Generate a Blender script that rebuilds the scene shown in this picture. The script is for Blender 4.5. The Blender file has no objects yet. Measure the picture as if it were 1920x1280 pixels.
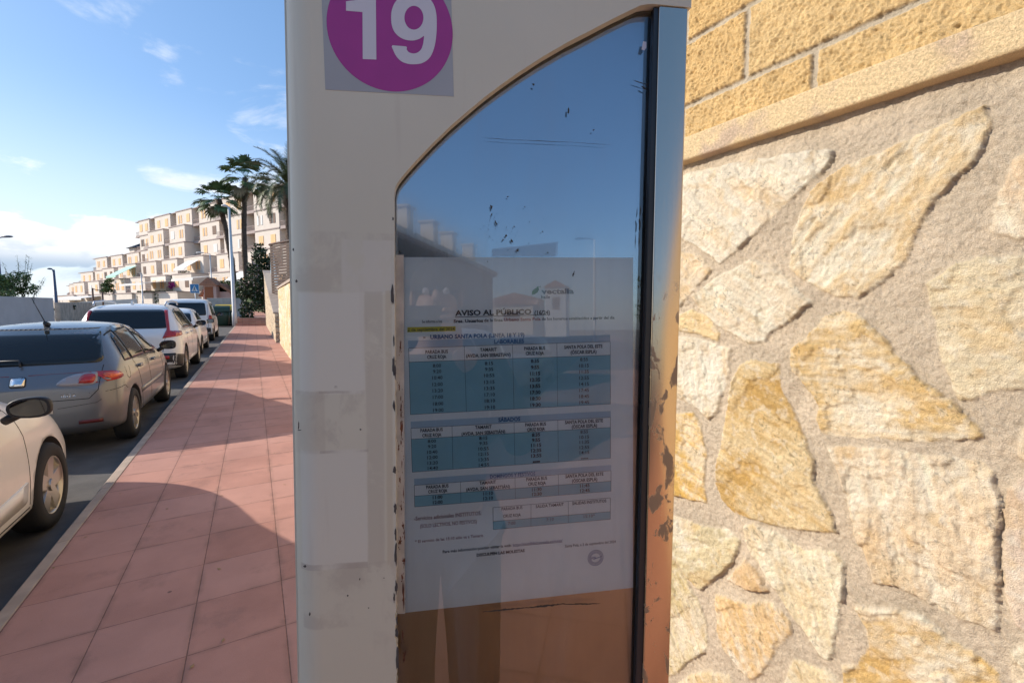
import bpy, bmesh, math, random
import numpy as np
from mathutils import Vector, Matrix
from mathutils.bvhtree import BVHTree
from mathutils import noise as mnoise
random.seed(7)
sc = bpy.context.scene
COL = sc.collection
R = math.radians

# ---------------- camera ----------------
FPX, CX, CY = 850.0, 960.0, 640.0
CAMZ = 1.58
PITCH = math.atan(72 / 850)
YAW = R(29.62)
cd = bpy.data.cameras.new('camera')
cam = bpy.data.objects.new('camera', cd); COL.objects.link(cam)
cd.sensor_width = 36; cd.lens = FPX * 36 / 1920
cd.clip_start = 0.02; cd.clip_end = 3000
cam.location = (0, 0, CAMZ); cam.rotation_euler = (R(90) - PITCH, 0, -YAW)
sc.camera = cam
# ---------------- sun, sky, exposure ----------------
SUN_AZ, SUN_EL = R(-60), R(26.5)       # azimuth from +Y (street direction) towards +X
sdir = Vector((math.sin(SUN_AZ) * math.cos(SUN_EL), math.cos(SUN_AZ) * math.cos(SUN_EL), math.sin(SUN_EL)))
sl = bpy.data.lights.new('sun', 'SUN'); sun = bpy.data.objects.new('sun', sl); COL.objects.link(sun)
sl.energy = 4.3; sl.angle = R(0.6); sl.color = (1.0, 0.90, 0.775)
sun.rotation_euler = sdir.to_track_quat('Z', 'Y').to_euler(); sun.location = (-20, 10, 20)
sc.view_settings.view_transform = 'Standard'; sc.view_settings.look = 'None'
sc.view_settings.exposure = 0.30; sc.view_settings.gamma = 1.0
sc.render.film_transparent = False
sc.cycles.max_bounces = 8; sc.cycles.transparent_max_bounces = 12
sc.cycles.use_denoising = True
w = bpy.data.worlds.new('World'); sc.world = w; w.use_nodes = True

class NT:
    """tiny node-graph helper"""
    def __init__(s, tree): s.t = tree; s.n = tree.nodes; s.l = tree.links
    def new(s, typ, **kw):
        n = s.n.new(typ)
        for k, v in kw.items(): setattr(n, k, v)
        return n
    def inp(s, sock, v):
        if isinstance(v, bpy.types.NodeSocket): s.l.new(v, sock)
        elif v is not None:
            if hasattr(sock.default_value, '__len__') and not hasattr(v, '__len__'): v = (v, v, v, 1)[:len(sock.default_value)]
            if hasattr(v, '__len__') and len(v) == 3 and len(sock.default_value) == 4: v = tuple(v) + (1,)
            sock.default_value = v
    def math(s, op, a, b=None, c=None, clamp=False):
        n = s.new('ShaderNodeMath', operation=op, use_clamp=clamp)
        s.inp(n.inputs[0], a)
        if b is not None: s.inp(n.inputs[1], b)
        if c is not None: s.inp(n.inputs[2], c)
        return n.outputs[0]
    def vmath(s, op, a, b=None):
        n = s.new('ShaderNodeVectorMath', operation=op); s.inp(n.inputs[0], a)
        if b is not None: s.inp(n.inputs[1], b)
        return n.outputs['Value'] if op in ('DOT_PRODUCT', 'LENGTH') else n.outputs[0]
    def mix(s, f, a, b, typ='MIX'):
        n = s.new('ShaderNodeMixRGB', blend_type=typ)
        s.inp(n.inputs[0], f); s.inp(n.inputs[1], a); s.inp(n.inputs[2], b); return n.outputs[0]
    def noise(s, vec=None, scale=5, detail=4, rough=.55, dist=0, col=False):
        n = s.new('ShaderNodeTexNoise'); s.inp(n.inputs['Scale'], scale); n.inputs['Detail'].default_value = detail
        n.inputs['Roughness'].default_value = rough; n.inputs['Distortion'].default_value = dist
        if vec is not None: s.l.new(vec, n.inputs['Vector'])
        return n.outputs['Color' if col else 'Fac']
    def voro(s, vec=None, scale=5, feature='F1', out='Distance', rnd=1):
        n = s.new('ShaderNodeTexVoronoi', feature=feature); n.inputs['Scale'].default_value = scale
        n.inputs['Randomness'].default_value = rnd
        if vec is not None: s.l.new(vec, n.inputs['Vector'])
        return n.outputs[out]
    def ramp(s, f, stops, interp='LINEAR'):
        n = s.new('ShaderNodeValToRGB'); cr = n.color_ramp; cr.interpolation = interp
        while len(cr.elements) < len(stops): cr.elements.new(.5)
        for e, (p, c) in zip(cr.elements, stops):
            e.position = p; e.color = (tuple(c) + (1,))[:4] if hasattr(c, '__len__') else (c, c, c, 1)
        s.inp(n.inputs[0], f); return n.outputs[0]
    def ss(s, v, lo, hi):
        n = s.new('ShaderNodeMapRange', interpolation_type='SMOOTHSTEP')
        s.inp(n.inputs[0], v); n.inputs[1].default_value = lo; n.inputs[2].default_value = hi
        n.inputs[3].default_value = 0; n.inputs[4].default_value = 1; return n.outputs[0]
    def map(s, vec, scale=(1, 1, 1), rot=(0, 0, 0), loc=(0, 0, 0)):
        n = s.new('ShaderNodeMapping'); s.l.new(vec, n.inputs[0])
        n.inputs['Scale'].default_value = scale; n.inputs['Rotation'].default_value = rot; n.inputs['Location'].default_value = loc
        return n.outputs[0]
    def sep(s, vec):
        n = s.new('ShaderNodeSeparateXYZ'); s.l.new(vec, n.inputs[0]); return n.outputs
    def bump(s, h, strength=.3, dist=.01, normal=None):
        n = s.new('ShaderNodeBump'); s.inp(n.inputs['Height'], h); n.inputs['Strength'].default_value = strength
        n.inputs['Distance'].default_value = dist
        if normal is not None: s.l.new(normal, n.inputs['Normal'])
        return n.outputs[0]

def build_world():
    g = NT(w.node_tree); g.n.clear()
    out = g.new('ShaderNodeOutputWorld'); bg = g.new('ShaderNodeBackground')
    sky = g.new('ShaderNodeTexSky', sky_type='NISHITA', sun_disc=False)
    sky.sun_elevation = SUN_EL; sky.sun_rotation = SUN_AZ; sky.altitude = 0
    sky.air_density = 1.0; sky.dust_density = 0.6; sky.ozone_density = 2.0
    tc = g.new('ShaderNodeTexCoord').outputs['Generated']
    x, y, z = g.sep(tc)
    v = g.map(tc, scale=(1, 1, 2.6))
    n1 = g.noise(v, scale=5.2, detail=9, rough=.56, dist=.15)
    n2 = g.noise(g.map(tc, scale=(1, 1, 2.6), rot=(0, .1, .9)), scale=4.6, detail=8, rough=.58, dist=.35)
    # ahead mask: clouds stand ahead and to the left, the sky behind is clear
    ahead = g.ss(g.vmath('DOT_PRODUCT', tc, (-.42, .9, 0)), .05, .65)
    # low cumulus bank
    th = g.math('MULTIPLY_ADD', g.math('ABSOLUTE', g.math('SUBTRACT', z, .075)), 3.0, .34)
    bank = g.ss(g.math('SUBTRACT', n1, th), -.015, .05)
    wisp = g.math('MULTIPLY', g.ss(n2, .54, .70), g.ss(z, .62, .2))
    hi = g.math('MULTIPLY', wisp, .75)
    m = g.math('MULTIPLY', g.math('MAXIMUM', bank, hi), ahead, clamp=True)
    shade = g.noise(g.map(tc, scale=(1, 1, 2.6), loc=(0, 0, -.05)), scale=5.2, detail=9, rough=.56, dist=.15)
    lit = g.ss(g.math('SUBTRACT', n1, shade), -.07, .06)
    low = g.ss(z, .055, .11)
    cc = g.mix(low, (3.2, 4.0, 5.0), (6.2, 6.5, 7.0))
    cc = g.mix(g.math('MULTIPLY', lit, low), cc, (8.2, 8.1, 7.9))
    glow = g.mix(g.ss(z, .035, .0), cc, (6.5, 6.7, 6.6))
    base = g.mix(g.math('MULTIPLY', g.ss(z, .36, .0), g.math('MULTIPLY', g.ss(g.vmath('DOT_PRODUCT', tc, (-.60, .78, .0)), .0, 1.0), .8)), g.mix(.22, sky.outputs[0], (1.6, 4.2, 9.0)), (5.6, 6.3, 7.0))
    col = g.mix(m, base, glow)
    g.inp(bg.inputs[0], col); bg.inputs[1].default_value = 0.135
    g.l.new(bg.outputs[0], out.inputs[0])
build_world()

# ---------------- geometry helpers ----------------
Fv = Vector((math.sin(YAW) * math.cos(PITCH), math.cos(YAW) * math.cos(PITCH), -math.sin(PITCH)))
Rv = Vector((math.cos(YAW), -math.sin(YAW), 0))
Dv = Fv.cross(Rv)                     # image down
if Dv.z > 0: Dv = -Dv
C0 = Vector((0, 0, CAMZ))
def ray(px, py): return Fv + Rv * ((px - CX) / FPX) + Dv * ((py - CY) / FPX)
def at_depth(px, py, d): return C0 + ray(px, py) * d
def at_z(px, py, z=0.0):
    r = ray(px, py); return C0 + r * ((z - CAMZ) / r.z)
def at_x(px, py, X):
    r = ray(px, py); return C0 + r * (X / r.x)
def at_y(px, py, Y):
    r = ray(px, py); return C0 + r * (Y / r.y)

def tag(o, label=None, cat=None, group=None, kind=None):
    if label: o['label'] = label
    if cat: o['category'] = cat
    if group: o['group'] = group
    if kind: o['kind'] = kind
    return o
def empty(name, loc=(0, 0, 0), rz=0, label=None, cat=None, group=None):
    o = bpy.data.objects.new(name, None); COL.objects.link(o); o.empty_display_size = .2
    o.location = loc; o.rotation_euler = (0, 0, rz)
    return tag(o, label, cat, group)
def link_bm(name, bm, mats, parent=None, smooth=False, local=False):
    me = bpy.data.meshes.new(name); bm.normal_update(); bm.to_mesh(me); bm.free()
    return link_me(name, me, mats, parent, smooth)
def link_me(name, me, mats, parent=None, smooth=False):
    o = bpy.data.objects.new(name, me); COL.objects.link(o)
    for m in (mats if isinstance(mats, (list, tuple)) else [mats]): me.materials.append(m)
    if smooth:
        for p in me.polygons: p.use_smooth = True
    if parent is not None: o.parent = parent
    return o
def box(bm, x0, x1, y0, y1, z0, z1, mi=0):
    vs = [bm.verts.new(p) for p in ((x0, y0, z0), (x1, y0, z0), (x1, y1, z0), (x0, y1, z0), (x0, y0, z1), (x1, y0, z1), (x1, y1, z1), (x0, y1, z1))]
    for f in ((0, 3, 2, 1), (4, 5, 6, 7), (0, 1, 5, 4), (1, 2, 6, 5), (2, 3, 7, 6), (3, 0, 4, 7)):
        bm.faces.new([vs[i] for i in f]).material_index = mi
    return vs
def bevel(bm, w=.005, seg=2, ang=30):
    es = [e for e in bm.edges if len(e.link_faces) == 2 and e.calc_face_angle(0) > R(ang)]
    bmesh.ops.bevel(bm, geom=es, offset=w, segments=seg, affect='EDGES', profile=.5)
def prism(bm, pts, axis, a0, a1, mi=0):
    """extrude a 2D polygon; axis 'x': pts=(y,z), 'y': pts=(x,z), 'z': pts=(x,y)"""
    def mk(p, a): return {'x': (a, p[0], p[1]), 'y': (p[0], a, p[1]), 'z': (p[0], p[1], a)}[axis]
    A = [bm.verts.new(mk(p, a0)) for p in pts]; B = [bm.verts.new(mk(p, a1)) for p in pts]
    fs = [bm.faces.new(A), bm.faces.new(B[::-1])]
    for i in range(len(pts)):
        j = (i + 1) % len(pts); fs.append(bm.faces.new((A[i], B[i], B[j], A[j])))
    for f in fs: f.material_index = mi
    return fs
def tube(bm, pts, rads, seg=10, cap=True, mi=0):
    pts = [Vector(p) for p in pts]
    if not hasattr(rads, '__len__'): rads = [rads] * len(pts)
    rings = []; up = Vector((0, 0, 1))
    for i, p in enumerate(pts):
        t = (pts[min(i + 1, len(pts) - 1)] - pts[max(i - 1, 0)]).normalized()
        a = t.cross(up if abs(t.z) < .95 else Vector((1, 0, 0))).normalized(); b = t.cross(a)
        rings.append([bm.verts.new(p + (a * math.cos(2 * math.pi * k / seg) + b * math.sin(2 * math.pi * k / seg)) * rads[i]) for k in range(seg)])
    for r0, r1 in zip(rings, rings[1:]):
        for k in range(seg):
            f = bm.faces.new((r0[k], r0[(k + 1) % seg], r1[(k + 1) % seg], r1[k])); f.smooth = True; f.material_index = mi
    if cap:
        bm.faces.new(rings[0][::-1]).material_index = mi; bm.faces.new(rings[-1]).material_index = mi
def recalc(bm): bmesh.ops.recalc_face_normals(bm, faces=bm.faces)

# ---------------- materials ----------------
M = {}
def mat(name, color=(.5, .5, .5), rough=.6, metal=0, var=0.0, vscale=6, bumps=0, bscale=60, spec=.5, coat=0, bdist=.003, detail=5):
    m = bpy.data.materials.new(name); m.use_nodes = True; g = NT(m.node_tree)
    b = g.n['Principled BSDF']; b.inputs['Roughness'].default_value = rough; b.inputs['Metallic'].default_value = metal
    b.inputs['Specular IOR Level'].default_value = spec
    if coat: b.inputs['Coat Weight'].default_value = coat; b.inputs['Coat Roughness'].default_value = .04
    tc = g.new('ShaderNodeTexCoord').outputs['Object']
    c = tuple(color) + (1,)
    if var:
        n = g.noise(tc, scale=vscale, detail=detail)
        f = g.ss(n, .3, .7)
        g.inp(b.inputs['Base Color'], g.mix(f, tuple(max(0, k * (1 - var)) for k in color), tuple(min(1, k * (1 + var)) for k in color)))
        g.inp(b.inputs['Roughness'], g.math('MULTIPLY_ADD', n, .2, rough - .1))
    else: b.inputs['Base Color'].default_value = c
    if bumps: g.inp(b.inputs['Normal'], g.bump(g.noise(tc, scale=bscale, detail=6), bumps, bdist))
    M[name] = m; return m
def getg(m): g = NT(m.node_tree); return g, g.n['Principled BSDF'], g.new('ShaderNodeTexCoord').outputs['Object']

mat('asphalt', (.095, .088, .082), .9, var=.25, vscale=3, bumps=.6, bscale=220)
mat('kerb', (.42, .33, .26), .85, var=.15, vscale=5, bumps=.3, bscale=90)
mat('ground', (.24, .20, .15), .95, var=.3, vscale=.3)
mat('white_paint_line', (.7, .68, .62), .8, var=.15, vscale=12)
mat('concrete', (.42, .40, .37), .85, var=.12, vscale=2, bumps=.2, bscale=30)
mat('render_wall', (.52, .48, .46), .9, var=.06, vscale=1.2)
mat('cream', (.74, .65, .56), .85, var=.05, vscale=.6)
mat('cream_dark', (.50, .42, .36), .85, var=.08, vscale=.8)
mat('slab_edge', (.42, .34, .31), .85)
mat('shutter', (.86, .52, .24), .7)
mat('shutter_white', (.75, .74, .70), .7)
mat('shutter_brown', (.16, .09, .06), .7)
mat('dark_void', (.03, .03, .035), .6)
mat('roof_tile', (.38, .17, .10), .85, var=.25, vscale=8)
mat('galv', (.55, .56, .58), .45, metal=.3, var=.06)
mat('pole_grey', (.62, .62, .62), .5, metal=.1)
mat('pole_dark', (.07, .10, .16), .5)
mat('awning_mint', (.45, .72, .60), .8)
mat('awning_white', (.75, .73, .69), .8)
mat('awning_green', (.06, .09, .07), .8)
mat('wood_brown', (.07, .035, .022), .75, var=.3, vscale=4)
mat('blue_sheet', (.30, .42, .50), .6, var=.08)
mat('bark', (.10, .065, .045), .95, var=.4, vscale=9, bumps=.8, bscale=12, bdist=.05)
mat('palm_leaf', (.085, .13, .045), .55, var=.35, vscale=1.5)
mat('date_leaf', (.10, .115, .045), .55, var=.35, vscale=1.5)
mat('palm_dry', (.30, .20, .10), .8, var=.2)
mat('leaf', (.11, .16, .05), .55, var=.5, vscale=2.5)
mat('leaf_dark', (.035, .06, .02), .6, var=.5, vscale=3)
mat('hedge', (.05, .085, .022), .75, var=.5, vscale=5)
mat('flower_pink', (.55, .05, .35), .7, var=.2)
mat('flower_white', (.65, .5, .45), .7)
mat('black_rubber', (.012, .012, .013), .75)
mat('tyre', (.02, .02, .021), .85, bumps=.2, bscale=60)
mat('black_plastic', (.02, .02, .022), .5)
mat('rim_metal', (.48, .45, .40), .32, metal=.85)
mat('chrome', (.75, .75, .75), .12, metal=1)
mat('green_bin', (.02, .05, .03), .5)
mat('yellow_lid', (.75, .50, .03), .5)
mat('sign_blue', (.03, .20, .42), .5)
mat('white_enamel', (.75, .75, .75), .5)
mat('skin', (.55, .32, .23), .55)
mat('cloth_dark', (.025, .028, .035), .9, bumps=.3, bscale=40)
mat('cloth_red', (.45, .04, .03), .85)
mat('denim', (.05, .07, .12), .9)
mat('hair', (.03, .02, .015), .7)
mat('pink_wall', (.65, .42, .34), .85, var=.05)
mat('brown_door', (.35, .10, .03), .6)
def car_paint(name, c, metal=0.0, rough=.38, dirt=.1):
    m = mat(name, c, rough, metal, coat=.6)
    g, b, tc = getg(m)
    n = g.noise(tc, scale=2.2, detail=7, rough=.65)
    x, y, z = g.sep(tc)
    low = g.ss(z, .75, .2)
    d = g.math('MULTIPLY', g.math('MULTIPLY_ADD', low, .8, .2), g.math('MULTIPLY', g.ss(n, .35, .7), dirt * 3), clamp=True)
    g.inp(b.inputs['Base Color'], g.mix(d, c, (.26, .22, .17)))
    g.inp(b.inputs['Roughness'], g.math('MULTIPLY_ADD', d, .4, rough))
car_paint('white_car_paint', (.80, .79, .76), 0, .3)
car_paint('silver_car_paint', (.175, .18, .19), .55, .34, dirt=.12)
mat('car_glass', (.014, .017, .018), .06, spec=.42)
mat('reflector_dark', (.13, .02, .018), .3)
mat('lamp_red', (.42, .02, .015), .15, coat=.6)
mat('lamp_orange', (.75, .12, .03), .15, coat=.6)
mat('lamp_grey', (.30, .28, .29), .15, coat=.6)
mat('mirror_glass', (.12, .13, .14), .04, metal=1)
mat('seam', (.015, .015, .016), .8)

# ---------------- numpy noise / height fields ----------------
rng = np.random.default_rng(3)
def vnoise(x, y, seed=0):
    th = np.random.default_rng(seed).random((256, 256)) * 2 * np.pi; gx, gy = np.cos(th), np.sin(th)
    xi = np.floor(x).astype(int); yi = np.floor(y).astype(int); u = x - xi; v = y - yi
    def gr(i, j, du, dv): i, j = i % 256, j % 256; return gx[i, j] * du + gy[i, j] * dv
    fx = u * u * u * (u * (u * 6 - 15) + 10); fy = v * v * v * (v * (v * 6 - 15) + 10)
    a = gr(xi, yi, u, v); b = gr(xi + 1, yi, u - 1, v); c = gr(xi, yi + 1, u, v - 1); d = gr(xi + 1, yi + 1, u - 1, v - 1)
    return .5 + .80 * ((a * (1 - fx) + b * fx) * (1 - fy) + (c * (1 - fx) + d * fx) * fy)
def fbm(x, y, f, oct=4, seed=0, g=.5):
    s = 0; a = 1; t = 0
    for o in range(oct):
        th = .6 + 1.1 * o + seed; cs, sn = math.cos(th), math.sin(th)
        s = s + a * vnoise((x * cs + y * sn) * f + 7.3 * o, (-x * sn + y * cs) * f + 3.1 * o, seed + o); t += a; a *= g; f *= 2.03
    return s / t
def smooth(t): t = np.clip(t, 0, 1); return t * t * (3 - 2 * t)
def field(name, Y, Z, X, H, C, m, parent):
    """wall surface facing -X: grid over (Y,Z), relief H towards the street, colour C per vertex"""
    ny, nz = len(Y), len(Z)
    co = np.empty((ny, nz, 3), np.float32)
    co[..., 0] = X - H; co[..., 1] = Y[:, None]; co[..., 2] = Z[None, :]
    idx = np.arange(ny * nz).reshape(ny, nz)
    q = np.stack([idx[:-1, :-1], idx[:-1, 1:], idx[1:, 1:], idx[1:, :-1]], -1).reshape(-1, 4)
    q = q[:, ::1]
    me = bpy.data.meshes.new(name)
    me.vertices.add(ny * nz); me.vertices.foreach_set('co', co.ravel())
    me.loops.add(q.size); me.loops.foreach_set('vertex_index', q.ravel().astype(np.int32))
    me.polygons.add(len(q)); me.polygons.foreach_set('loop_start', np.arange(0, q.size, 4, dtype=np.int32))
    me.update(calc_edges=True)
    at = me.color_attributes.new('tone', 'FLOAT_COLOR', 'POINT')
    cc = np.ones((ny * nz, 4), np.float32); cc[:, :3] = C.reshape(-1, 3); at.data.foreach_set('color', cc.ravel())
    me.polygons.foreach_set('use_smooth', np.ones(len(q), bool))
    me.validate()
    return link_me(name, me, m, parent)
def tone_mat(name, rough, nscale, namt, bs, bscale, bdist, fine=520):
    m = mat(name, (.5, .5, .5), rough); g, b, tc = getg(m)
    a = g.new('ShaderNodeAttribute', attribute_name='tone').outputs['Color']
    n = g.noise(tc, scale=nscale, detail=8, rough=.65); n2 = g.noise(tc, scale=fine, detail=3, rough=.7)
    f = g.math('ADD', g.math('MULTIPLY_ADD', n, 2 * namt, 1 - namt), g.math('MULTIPLY_ADD', n2, .9, -.45))
    g.inp(b.inputs['Base Color'], g.mix(1, a, f, 'MULTIPLY'))
    h = g.math('ADD', g.noise(tc, scale=bscale, detail=8, rough=.65), g.math('MULTIPLY', n2, .6))
    g.inp(b.inputs['Normal'], g.bump(h, bs, bdist)); b.inputs['Specular IOR Level'].default_value = .25
    return m
tone_mat('stone', .85, 14, .28, 1.0, 120, .007)
tone_mat('block', .92, 22, .22, .9, 160, .007)

# ---------------- ground ----------------
def pavement_material():
    m = mat('pavement', (.4, .2, .17), .85); g, b, tc = getg(m)
    x, y, z = g.sep(tc)
    def joint(v, off, per):
        f = g.math('FRACT', g.math('DIVIDE', g.math('SUBTRACT', v, off - 40 * per), per))
        return g.math('MULTIPLY', g.math('MINIMUM', f, g.math('SUBTRACT', 1, f)), per)
    wob = g.math('MULTIPLY_ADD', g.noise(tc, scale=30, detail=3), .004, -.002)
    jx = g.math('ADD', joint(x, -.327, .4), wob); jy = g.math('ADD', joint(y, 2.385, .414), wob)
    j = g.math('MINIMUM', g.ss(jx, .0008, .0036), g.math('MULTIPLY_ADD', g.ss(jy, .0008, .0040), .8, .2))
    n = g.noise(tc, scale=1.6, detail=7, rough=.62); fine = g.noise(tc, scale=260, detail=2, rough=.7)
    tid = g.new('ShaderNodeTexWhiteNoise', noise_dimensions='2D')
    cx = g.math('FLOOR', g.math('DIVIDE', g.math('SUBTRACT', x, -.327 - 16), .4)); cy = g.math('FLOOR', g.math('DIVIDE', g.math('SUBTRACT', y, 2.385 - 16.56), .414))
    cb = g.new('ShaderNodeCombineXYZ'); g.inp(cb.inputs[0], cx); g.inp(cb.inputs[1], cy); g.l.new(cb.outputs[0], tid.inputs['Vector'])
    base = g.mix(g.ss(n, .3, .7), (.36, .165, .122), (.50, .245, .185))
    base = g.mix(g.math('MULTIPLY', tid.outputs['Value'], .34), base, (.56, .34, .29))
    sp = g.ss(g.noise(tc, scale=2.6, detail=7, rough=.7), .54, .68)
    base = g.mix(g.math('MULTIPLY', sp, .38), base, (.20, .11, .09))
    base = g.mix(g.math('MULTIPLY_ADD', fine, .9, -.28, clamp=True), base, (.58, .36, .30))
    spots = g.ss(g.voro(tc, 4.2), .055, .035)
    keep = g.ss(g.noise(tc, scale=3.3, detail=1), .56, .6)
    base = g.mix(g.math('MULTIPLY', g.math('MULTIPLY', spots, keep), .65), base, (.07, .05, .045))
    wide = g.math('MINIMUM', g.ss(jx, .0, .035), g.ss(jy, .0, .03)); base = g.mix(g.math('MULTIPLY', g.math('SUBTRACT', 1, wide), g.math('MULTIPLY', g.ss(g.noise(tc, scale=4.5, detail=5), .4, .65), .5)), base, (.22, .13, .10))
    base = g.mix(g.math('MULTIPLY_ADD', j, .8, .2), (.13, .07, .055), base)
    g.inp(b.inputs['Base Color'], base); b.inputs['Specular IOR Level'].default_value = .3
    g.inp(b.inputs['Normal'], g.bump(g.math('ADD', g.math('MULTIPLY', j, 1.0), g.math('MULTIPLY', fine, .5)), .5, .003))
pavement_material()
bm = bmesh.new(); box(bm, -600, 600, -300, 900, -1.0, -.20); o = link_bm('ground', bm, M['ground']); tag(o, kind='structure')
bm = bmesh.new(); box(bm, -8.6, -1.2, -70, 120, -.6, -.13); o = link_bm('road', bm, M['asphalt']); tag(o, kind='structure')
bm = bmesh.new(); box(bm, -1.13, 1.6, -70, 36.6, -.5, 0); o = link_bm('pavement', bm, M['pavement']); tag(o, kind='structure')
bm = bmesh.new()
y = -70.0
while y < 36.6:
    k = min(y + .995, 36.6); x0 = -1.225 + random.uniform(-.003, .003)
    prism(bm, [(x0, -.4), (x0, -.03), (x0 + .025, -.001), (-1.133, .0015), (-1.133, -.4)], 'y', y, k); y += 1.0
recalc(bm); bevel(bm, .004, 1, 50)
o = link_bm('kerb', bm, M['kerb']); tag(o, kind='structure')
bm = bmesh.new(); box(bm, -10.4, -8.62, -70, 60, -.5, 0); o = link_bm('far_pavement', bm, M['concrete']); tag(o, kind='structure')
bm = bmesh.new()                                   # raised ground beyond the street, under the flats
gv = [(-60, 40), (60, 40), (140, 60), (140, 320), (-220, 320), (-220, 60)]
a = [bm.verts.new((x, y, 0.02 if y < 50 else .5)) for x, y in gv]; bm.faces.new(a)
o = link_bm('terrain', bm, M['ground']); tag(o, kind='structure')
# steps at the end of the pavement
bm = bmesh.new()
for k in range(3):
    box(bm, -1.1, 1.3, 36.604 + .42 * k, 36.604 + .42 * (k + 1) - .002 * 1, -.3, .16 * (k + 1), 0)
    box(bm, -1.14, 1.3, 36.58 + .42 * k, 36.66 + .42 * k, .16 * (k + 1) + .001, .16 * (k + 1) + .03, 1)
box(bm, -1.1, 1.3, 37.87, 50, -.3, .5, 0)
o = link_bm('steps', bm, [M['pavement'], M['kerb']]); tag(o, kind='structure')

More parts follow.
